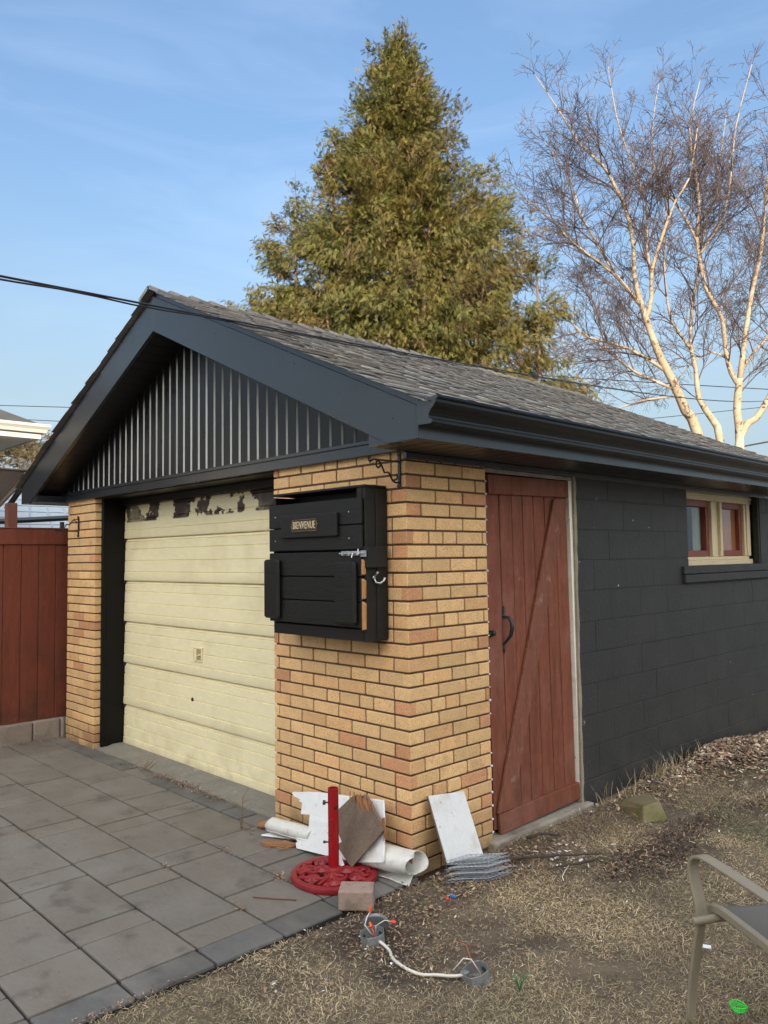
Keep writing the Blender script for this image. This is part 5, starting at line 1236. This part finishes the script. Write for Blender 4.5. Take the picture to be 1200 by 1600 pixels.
build('wire', MB().tube([(0.37, -0.60, z1_+0.03), (0.375, -0.605, z1_+0.06), (0.355, -0.60, z1_+0.075)], 0.0022, 6), M['red_plastic'], j1, smooth=True); nut(j1, (0.356, -0.60, z1_+0.074), (-0.6, 0.2, 0.5))
build('wire', MB().tube([(0.83, -0.49, z2_+0.03), (0.800, -0.505, z2_+0.075), (0.775, -0.52, z2_+0.075), (0.745, -0.545, z2_+0.03)], 0.0026, 6), wv, j2, smooth=True)
build('wire', MB().tube([(0.81, -0.49, z2_+0.03), (0.780, -0.49, z2_+0.075), (0.760, -0.485, z2_+0.105), (0.735, -0.495, z2_+0.11)], 0.0018, 6), mat('faded red wire', (0.42, 0.09, 0.07), 0.5, 0.1, 30), j2, smooth=True)
build('clamp', MB().box(0.772, 0.800, -0.540, -0.515, z2_+0.010, z2_+0.036), M['zinc'], j2, bevel=0.003)
cp_ = [(0.375, -0.590), (0.398, -0.594), (0.441, -0.594), (0.478, -0.612), (0.512, -0.638), (0.57, -0.659), (0.628, -0.661), (0.674, -0.645), (0.71, -0.602), (0.758, -0.565), (0.790, -0.530)]
cz = [z1_+0.025, z1_+0.03]+[gz(x, y)+0.016 for x, y in cp_[2:-1]]+[z2_+0.024]
pp, _ = smooth_path([(x, y, z, 0.006) for (x, y), z in zip(cp_, cz)], 0.012)
tag(build('power_cable', MB().tube(pp, 0.0060, 8), M['white_cable'], smooth=True, origin=pp[0]), 'off white cable running over the soil between two junction boxes', 'cable')

# mossy stone, small plastics
sv = [(0.20, 1.60, 0), (0.47, 1.44, 0), (0.52, 1.62, 0), (0.37, 1.87, 0)]
b = MB(); 
b.add([(0.12, 1.66, -0.02), (0.452, 1.455, -0.01), (0.520, 1.615, -0.01), (0.26, 1.88, -0.02), (0.20, 1.665, 0.045), (0.440, 1.490, 0.105), (0.475, 1.600, 0.115), (0.28, 1.82, 0.075)],
      [(3, 2, 1, 0), (4, 5, 6, 7), (0, 1, 5, 4), (1, 2, 6, 5), (2, 3, 7, 6), (3, 0, 4, 7)])
b.v = [(x+0.018*mnoise.noise((x*9, y*9, z*9)), y+0.02*mnoise.noise((x*8, y*8, z*8+3)), z*0.86+0.012*mnoise.noise((x*7, y*7, 5))) for x, y, z in b.v]
tag(build('mossy_block', b, M['mossy'], bevel=0.014, seg=2, origin=(0.35, 1.65, -0.02)), 'mossy broken concrete block half sunk in the dry grass by the dark wall', 'stone')
def small(name, label, cat, mb, m_, o, **kw): return tag(build(name, mb, m_, origin=o, **kw), label, cat)
z = gz(1.605, -0.075)+0.035; b = MB()
for k in range(4): b.tube([(1.605+(0.024+0.001*k)*math.cos(a), -0.075+(0.024+.002*math.sin(k*3))*math.sin(a), z+0.0042*k+0.003*math.sin(a*2+k)) for a in np.linspace(0, 6.283 if k else 5.2, 22)], 0.0023, 6)
small('plastic_ring', 'bright green coiled plastic ring on the grass near the chair leg', 'plastic ring', b, M['green_plastic'], (1.605, -0.075, z), smooth=True)
z = gz(1.345, 0.252)+0.035
small('plastic_tag', 'small white rectangular scrap on the grass right of the chair leg', 'scrap', MB().box(-0.022, 0.022, -0.009, 0.009, 0, 0.003, M=Matrix.Translation((1.345, 0.252, z)) @ Matrix.Rotation(R(25), 4, 'Z') @ Matrix.Rotation(R(12), 4, 'X')), M['white_plastic'], (1.345, .252, z))
z = gz(0.345, -0.13)+0.03
small('plastic_bit', 'red plastic bit lying on the soil below the wire mesh', 'scrap', MB().lathe([(0, 0), (.008, .001), (.007, .016), (0, .022)], (0.345, -0.13, z), 10, axis=(0.7, -.5, .3)), M['red_plastic'], (.345, -.13, z))
small('plastic_bit', 'blue plastic bit lying on the soil beside a red one', 'scrap', MB().box(0.342, 0.372, -0.108, -0.095, z, z+0.010), M['blue_plastic'], (.355, -.1, z), bevel=0.002)
b = MB(); rz = random.Random(12); z = gz(0.991, -0.467)
for i in range(9): a = rz.uniform(0, 6.28); l = rz.uniform(.02, .05); b.strip([(0.991, -0.467, z+0.01), (0.991+.4*l*math.cos(a), -0.467+.4*l*math.sin(a), z+0.03+l*.6), (0.991+.9*l*math.cos(a), -0.467+.9*l*math.sin(a), z+0.03+l*.8)], (0.004*math.sin(a), -0.004*math.cos(a), 0), 0.0006)
small('green_sprig', 'small green sprig growing in the dry lawn near the bottom', 'plant', b, mat('sprig green', (0.03, 0.16, 0.05), 0.6, 0.2, 30), (0.991, -0.467, z))
b = MB(); rz = random.Random(15)
for k in range(5):
    a = rz.uniform(0, 6.28); p = Vector((-1.161, -0.223, 0)); d_ = Vector((0.15*math.cos(a), .15*math.sin(a), 1)); pts = [p+d_*t*0.19*(1 if k == 0 else rz.uniform(.2, .45)) for t in (0, .3, .6, 1)]; b.tube(pts, [.0035, .003, .0022, .0015], 5)
    if k == 0:
        for j in range(7): q0 = pts[1].lerp(pts[3], j/6); a = rz.uniform(0, 6.28); l = rz.uniform(.03, .08); e = q0+Vector((l*math.cos(a), l*math.sin(a), l*.7)); b.tube([q0, q0.lerp(e, .5)+Vector((0, 0, .006)), e], [.0015, .0012, .0008], 4); b.lathe([(0, 0), (.003, .002), (0, .007)], e, 5)
small('dead_weed', 'tall dry brown weed stalk in a paving joint before the brick pier', 'plant', b, mat('dry stalk', (0.20, 0.13, 0.07), 0.9, 0.3, 30), (-1.161, -.223, 0))
b = MB()
for k in range(9): a = rz.uniform(0, 3.14); l = rz.uniform(.1, .32); p = Vector((-2.75+rz.uniform(-.05, .05), -0.02, 0.004)); b.tube([p, p+Vector((l*.5*math.cos(a), l*.2*math.sin(a), .03+l*.2)), p+Vector((l*math.cos(a), l*.4*math.sin(a)-.03, .01+l*.3*rz.random()))], [.002, .0016, .001], 4)
small('dry_grass_tuft', 'sparse dry grass tuft in the paving joint before the cream door', 'plant', b, mat('dry tuft', (0.22, 0.15, 0.08), 0.9, 0.3, 30), (-2.75, -.02, 0))
b = MB().prism([(-0.86, -0.30, 0.003), (-0.80, -0.285, 0.003), (-0.70, -0.20, 0.003), (-0.69, -0.17, 0.003), (-0.75, -0.185, 0.003), (-0.85, -0.25, 0.003)], (0, 0, 0.018)); 
for k in range(16): p = Vector((-0.84+rz.uniform(0, .14), -0.285+rz.uniform(0, .1), .012)); d_ = Vector((.6, .5, rz.uniform(-.1, .3))); b.tube([p, p+d_*rz.uniform(.03, .08)], [.004, .001], 4)
small('wood_chunk', 'splintered brown wood chunk on the paving below the thin metal roll', 'wood scrap', b, M['bark_wood'], (-0.78, -.24, 0))
b = MB().lathe([(0, 0), (.017, .006), (.022, .04), (.018, .075), (0, .085)], (-1.10, -0.150, 0.018), 9, axis=(0.6, 0.5, 0.05))
small('wood_chunk', 'smooth tan wood chunk on the paving left of the thin metal roll', 'wood scrap', b, M['bark_wood'], (-1.08, -.13, 0), smooth=True)
b = MB().tube([(-0.335, -0.705, 0.006), (-0.25, -0.645, 0.005), (-0.168, -0.582, 0.006)], 0.0028, 6)
small('thin_stick', 'straight thin red brown stick lying on the paving near the red base', 'stick', b, mat('red stick', (0.16, 0.05, 0.035), 0.7, 0.2, 30), (-.25, -.64, 0))
def stick(label, P, r0):
    pts = [(x, y, gz(x, y)+0.03+dz) for x, y, dz in P]; p, _ = smooth_path([(*q, r0) for q in pts], 0.03)
    p = [q+Vector((rz.gauss(0, .002), rz.gauss(0, .002), rz.gauss(0, .001))) for q in p]
    tag(build('fallen_branch', MB().tube(p, [r0*(1-.6*i/len(p)) for i in range(len(p))], 6), mat('dark dead branch', (0.055, 0.036, 0.028), 0.85, 0.3, 30, bump=0.3), origin=p[0], smooth=True), label, 'branch', 'fallen branches by the red door')
stick('long dark dead branch on the grass below the red door', [(0.22, 0.38, 0.0), (0.39, 0.60, 0.005), (0.557, 0.819, 0.01)], 0.009)
stick('crooked dark dead branch curling below the long one', [(0.58, 0.75, 0.006), (0.54, 0.64, .0), (0.50, 0.557, .0), (0.47, 0.46, 0.0)], 0.008)
stick('short dark dead branch against the red door step', [(0.16, 0.72, 0.0), (0.21, 0.78, 0.02), (0.25, 0.9, 0.0)], 0.010)
b = MB().tube([(0.53, 0.56, gz(.53, .56)+.04), (0.555, 0.49, gz(.55, .49)+.045), (0.578, 0.43, gz(.58, .43)+.04), (0.60, 0.41, gz(.6, .41)+.035)], 0.0022, 6)
small('loose_wire', 'thin off white curved wire beside the dead branches', 'wire', b, M['white_cable'], (.55, .49, 0), smooth=True)

# ------------------------------------------------------------------ patio chair
ch = thing('patio_chair', 'taupe metal patio chair with grey sling seat at the right edge', 'chair', (1.60, -0.30, 0))
f_ = Vector((-0.886, 0.464, 0)); w_ = Vector((0.464, 0.886, 0))            # forward, towards its right side
O = Vector((1.561, -0.230, 0))
def cp3(s_, t, z): return O+f_*s_+w_*t+Vector((0, 0, z))
def arc_path(P, step=0.02): p, _ = smooth_path([(*cp3(*q), 0) for q in P], step); return p
for t in (0.0, 0.58):
    P = arc_path([(0.075, t, -0.005), (0.062, t, 0.10), (0.040, t, 0.20), (0.018, t, 0.29), (0.004, t, 0.345), (0.0, t, 0.372)])
    build('leg', MB().strip(P, w_*0.034, 0.012), M['chair_metal'], ch, bevel=0.004, seg=2, smooth='auto')
    P = arc_path([(0.0, t, 0.360), (0.004, t, 0.395), (0.025, t, 0.455), (0.036, t, 0.500), (0.028, t, 0.534), (-0.006, t, 0.556), (-0.06, t, 0.559), (-0.22, t, 0.548), (-0.46, t, 0.53)])
    build('armrest', MB().strip(P, w_*0.042, 0.012), M['chair_metal'], ch, bevel=0.004, seg=2, smooth='auto')
    P = arc_path([(-0.36, t, 0.36), (-0.44, t, 0.18), (-0.52, t, 0.0)])
    build('leg', MB().strip(P, w_*0.034, 0.012), M['chair_metal'], ch, bevel=0.004, smooth='auto')
    ti = t+0.055 if t < .3 else t-0.055
    P = arc_path([(0.022, ti, 0.345), (0.018, ti, 0.370), (-0.025, ti, 0.382), (-0.18, ti, 0.368), (-0.38, ti, 0.35), (-0.45, ti, 0.40), (-0.51, ti, 0.62), (-0.58, ti, 0.90)])
    build('sling_rail', MB().strip(P, w_*0.022, 0.030), M['chair_metal'], ch, bevel=0.006, seg=2, smooth='auto')
b = MB()
for s_, z in ((-0.005, 0.352), (-0.36, 0.334)): b.tube([cp3(s_, -0.03, z), cp3(s_, 0.61, z)], 0.014, 12)
for t in (-0.032, 0.612): b.lathe([(0, -.008), (.010, -.005), (.013, .002), (.013, .012)], cp3(-0.005, t, 0.352), 12, axis=tuple(w_))
build('cross_bar', b, M['chair_metal'], ch, smooth='auto')
grid = []
for s_, z in ((0.020, 0.374), (0.002, 0.388), (-0.025, 0.392), (-0.11, 0.384), (-0.22, 0.373), (-0.36, 0.360), (-0.41, 0.38), (-0.46, 0.45), (-0.52, 0.66), (-0.575, 0.90)):
    grid.append([cp3(s_, 0.045+0.49*k/10, z-0.022*math.sin(math.pi*k/10)) for k in range(11)])
build('sling_seat', MB().sheet(grid, thick=(0, 0, -0.003)), M['sling'], ch, smooth='auto')

# ------------------------------------------------------------------ dry grass, litter
def gz_arr(x, y): return np.array([ground_z(a, b) for a, b in zip(x, y)])
def blades(n, area, seed, lmin, lmax, wid, flat, palette, weight=None):
    r_ = np.random.default_rng(seed); x0, x1, y0, y1 = area
    x = r_.uniform(x0, x1, n*3); y = r_.uniform(y0, y1, n*3)
    d = np.hypot(x-CAM.x, y-CAM.y); keep = r_.random(n*3) < np.clip((2.6/np.maximum(d, 0.8))**1.25, 0.0, 1)
    keep &= (x > 0.055+0.03*r_.random(n*3))
    if weight is not None: keep &= r_.random(n*3) < weight(x, y)
    for bx in ((0, 0.46, 1.44, 1.90),): keep &= ~((x > bx[0]+.17) & (x < bx[1]) & (y > bx[2]+.08) & (y < bx[3]-.1))
    x, y = x[keep][:n], y[keep][:n]; n = len(x); z = gz_arr(x, y)
    az = r_.uniform(0, 2*np.pi, n); el = np.abs(r_.normal(flat, 0.28, n)); L_ = r_.uniform(lmin, lmax, n)*(1+0.25*np.clip(np.hypot(x-CAM.x, y-CAM.y)-3, 0, 4)/2)
    X = np.stack([np.cos(az)*np.cos(el), np.sin(az)*np.cos(el), np.sin(el)], 1); Y = np.stack([-np.sin(az), np.cos(az), r_.normal(0, .35, n)], 1); Y = norm(Y); Z = np.cross(X, Y)
    T = np.array([(0, -.5, 0), (0, .5, 0), (.55, .42, .10), (.55, -.42, .10), (1, .08, -.06), (1, -.08, -.06)], float); TF = np.array([(0, 1, 2, 3), (3, 2, 4, 5)])
    W_ = wid*r_.uniform(.6, 1.4, n)*(1+0.22*np.clip(np.hypot(x-CAM.x, y-CAM.y)-3, 0, 4))
    S = np.stack([L_, W_, L_], 1)
    Vv, Ff = scatter(T, TF, np.stack([x, y, z-0.002+r_.uniform(0, .013, n)], 1), X, Y, Z, S)
    pal = np.array(palette); c = pal[r_.integers(0, len(pal), n)]*r_.uniform(.55, 1.35, (n, 1))
    gp_ = np.array([mnoise.noise((a*1.3, b_*1.3, 7)) for a, b_ in zip(x, y)]); gr_ = np.clip((gp_-0.12)*2.2, 0, 1)[:, None]*(r_.random((n, 1)) < 0.5)
    c = c*np.clip(1.0+0.45*np.array([mnoise.noise((a*2.7, b_*2.7, 11)) for a, b_ in zip(x, y)]), .6, 1.4)[:, None]
    c = c*(1-gr_)+np.array([[0.15, 0.165, 0.075]])*gr_*r_.uniform(.7, 1.3, (n, 1))
    return Vv, Ff, np.repeat(c, 6, 0)
def bare(x, y):
    w = np.ones_like(x)
    for (cx_, cy_, rx_, ry_, s_) in ((0.40, -0.60, 0.42, 0.22, .93), (0.30, -0.30, 0.22, 0.28, .85), (0.25, 0.75, 0.22, 0.7, .55), (0.72, 1.0, 0.20, 0.35, .8), (0.15, 0.2, 0.16, 0.5, .8), (0.42, 3.1, 0.5, 0.55, .75), (0.24, -1.0, 0.2, 0.45, .6), (0.66, 1.5, .12, .3, .7), (0.70, -0.42, .10, .16, .6), (0.62, -0.74, .16, .06, .9)):
        w *= 1-s_*np.exp(-((x-cx_)/rx_)**2-((y-cy_)/ry_)**2)
    nz_ = np.array([mnoise.noise((a*2.1, b_*2.1, 2))+0.6*mnoise.noise((a*6, b_*6, 5)) for a, b_ in zip(x, y)])
    return np.clip(w*(0.68+1.15*nz_), 0.05, 1)
STRAW = [(0.57, 0.45, 0.275), (0.49, 0.38, 0.225), (0.40, 0.30, 0.175), (0.69, 0.57, 0.38), (0.28, 0.205, 0.13), (0.36, 0.31, 0.165)]
parts = [blades(330000, (0.05, 3.4, -2.5, 5.0), 1, 0.010, 0.030, 0.0015, 0.10, STRAW, bare), blades(14000, (0.05, 3.4, -2.5, 5.0), 2, 0.02, 0.045, 0.0017, 0.45, STRAW, bare),
         blades(110, (0.06, 0.16, 1.56, 3.0), 3, 0.05, 0.13, 0.0022, 0.9, STRAW), blades(60, (0.06, 0.16, 2.2, 2.5), 4, 0.05, 0.12, 0.0022, 0.9, STRAW)]
o = 0; VV, FF, CC = [], [], []
for v_, f2, c2 in parts: VV.append(v_); FF.append(f2+o); CC.append(c2); o += len(v_)
tag(np_mesh('dry_grass', np.concatenate(VV), np.concatenate(FF), np.concatenate(CC), M['blade']), 'matted straw coloured winter grass over the lawn', 'grass', kind='stuff')
def chips(spec, seed, pal):
    """spec: (n, cx, cy, rx, ry, lmin, lmax, zlift)"""
    r_ = np.random.default_rng(seed); out = []
    T = np.array([(-.5, -.22, 0), (-.1, -.34, .05), (.5, -.1, 0), (.42, .22, .06), (-.05, .33, .02), (-.46, .16, .05)], float); TF = np.array([(0, 1, 4, 5), (1, 2, 3, 4)])
    for (n, cx_, cy_, rx_, ry_, l0, l1, zl_, onp) in spec:
        x = cx_+rx_*r_.uniform(-1, 1, n)*np.sqrt(r_.random(n)) if onp != 2 else r_.uniform(cx_-rx_, cx_+rx_, n); y = cy_+ry_*r_.normal(0, .5, n) if onp != 2 else r_.uniform(cy_-ry_, cy_+ry_, n)
        ok = (x > 0.07) if onp == 0 or onp == 2 else np.ones(n, bool); x, y = x[ok], y[ok]; n = len(x)
        z = (gz_arr(x, y)+0.006 if onp in (0, 2) else np.full(n, 0.004))+r_.uniform(0, zl_, n)
        X = norm(np.stack([r_.normal(size=n), r_.normal(size=n), r_.normal(0, .35, n)], 1)); Z = norm(np.stack([r_.normal(0, .4, n), r_.normal(0, .4, n), np.ones(n)], 1)); Y = norm(np.cross(Z, X)); Z = np.cross(X, Y)
        S = r_.uniform(l0, l1, n); S3 = np.stack([S, S*r_.uniform(.25, .9, n), S], 1); v_, f2 = scatter(T, TF, np.stack([x, y, z], 1), X, Y, Z, S3)
        c = np.array(pal)[r_.integers(0, len(pal), n)]*r_.uniform(.6, 1.3, (n, 1)); out.append((v_, f2, np.repeat(c, 6, 0)))
    o = 0; a, b_, c3 = [], [], []
    for v_, f2, c2 in out: a.append(v_); b_.append(f2+o); c3.append(c2); o += len(v_)
    return np.concatenate(a), np.concatenate(b_), np.concatenate(c3)
MUL = [(0.50, 0.36, 0.23), (0.40, 0.27, 0.17), (0.60, 0.48, 0.34), (0.26, 0.17, 0.11), (0.07, 0.05, 0.04), (0.66, 0.57, 0.46), (0.42, 0.25, 0.16)]
v_, f2, c2 = chips([(6500, 0.34, 3.35, 0.40, 0.62, .012, .05, .035, 0), (1500, 0.20, 2.4, 0.2, 0.9, .010, .035, .012, 0), (2600, 0.4, 4.3, 0.5, 0.7, .012, .04, .02, 0)], 5, MUL)
tag(np_mesh('mulch_heap', v_, f2, c2, M['litter']), 'heap of brown wood chips and dead leaves against the dark wall', 'mulch', kind='stuff')
LIT = [(0.32, 0.21, 0.13), (0.24, 0.155, 0.10), (0.15, 0.095, 0.066), (0.42, 0.31, 0.20), (0.08, 0.055, 0.04), (0.26, 0.16, 0.10)]
v_, f2, c2 = chips([(260, 0.72, 1.0, 0.22, 0.4, .008, .028, .012, 0), (2200, 0.25, 0.3, 0.22, 0.7, .006, .024, .012, 0), (1800, 0.4, -0.45, 0.40, 0.4, .005, .018, .010, 0), (5000, 1.7, 1.2, 1.7, 3.4, .005, .020, .016, 2), (200, 0.68, 1.55, .16, .4, .008, .028, .012, 0)], 6, LIT)
tag(np_mesh('leaf_litter', v_, f2, c2, M['litter']), 'small dead leaves and bark crumbs scattered on the lawn', 'leaf litter', kind='stuff')
DRK = [(0.10, 0.066, 0.050), (0.075, 0.048, 0.040), (0.14, 0.09, 0.065), (0.05, 0.036, 0.03)]
v_, f2, c2 = chips([(900, 0.72, 1.0, 0.20, 0.40, .008, .03, .012, 0), (500, 0.68, 1.55, .14, .4, .008, .028, .012, 0), (350, 0.80, 2.3, .14, .25, .008, .028, .012, 0), (260, 0.75, 3.3, .2, .5, .010, .04, .02, 0)], 16, DRK)
tag(np_mesh('wet_leaves', v_, f2, c2, M['litter']), 'dark matted patches of rotted leaves on the lawn', 'leaf litter', kind='stuff')
PAL = [(0.62, 0.60, 0.56), (0.55, 0.50, 0.43), (0.70, 0.70, 0.70)]
v_, f2, c2 = chips([(170, 1.3, 1.0, 1.3, 2.6, .007, .022, .03, 2), (60, 0.40, 0.75, .2, .25, .01, .03, .03, 0), (45, 0.45, -0.5, .35, .3, .006, .018, .02, 0)], 7, PAL)
tag(np_mesh('paint_flakes', v_, f2, c2, M['litter']), 'white paint flakes and paper crumbs sprinkled over the grass', 'paint flakes', kind='stuff')
v_, f2, c2 = chips([(420, -2.15, -0.02, 0.75, 0.055, .006, .022, .012, 1), (70, -2.6, -0.05, 0.9, .05, .006, .02, .008, 1), (90, -0.42, -0.48, .1, .035, .006, .02, .008, 1), (60, -0.93, -0.47, .12, .03, .005, .016, .006, 1), (260, -4.33, -0.3, 0.10, 0.6, .006, .02, .012, 1), (50, -0.95, -0.80, .07, .03, .005, .015, .006, 1), (46, -0.29, -0.81, .06, .025, .005, .014, .006, 1), (50, -1.1, -0.2, .12, .06, .006, .018, .008, 1), (90, -2.0, -1.2, 2.2, 1.6, .004, .014, .002, 1)]+[(int(26*pr.random())+6, pr.uniform(-3.6, -0.2), rows[pr.randrange(0, 7)], pr.uniform(.05, .35), .012, .003, .012, .003, 1) for _ in range(26)]+[(40, 0.06, pr.uniform(-1.6, -.5), .03, .25, .004, .014, .004, 1) for _ in range(4)]+[(0, 0, 0, .1, .1, .01, .02, 0, 1)], 8, LIT)
tag(np_mesh('paving_debris', v_, f2, c2, M['litter']), 'brown leaf crumbs gathered in the paving joints', 'leaf litter', kind='stuff')
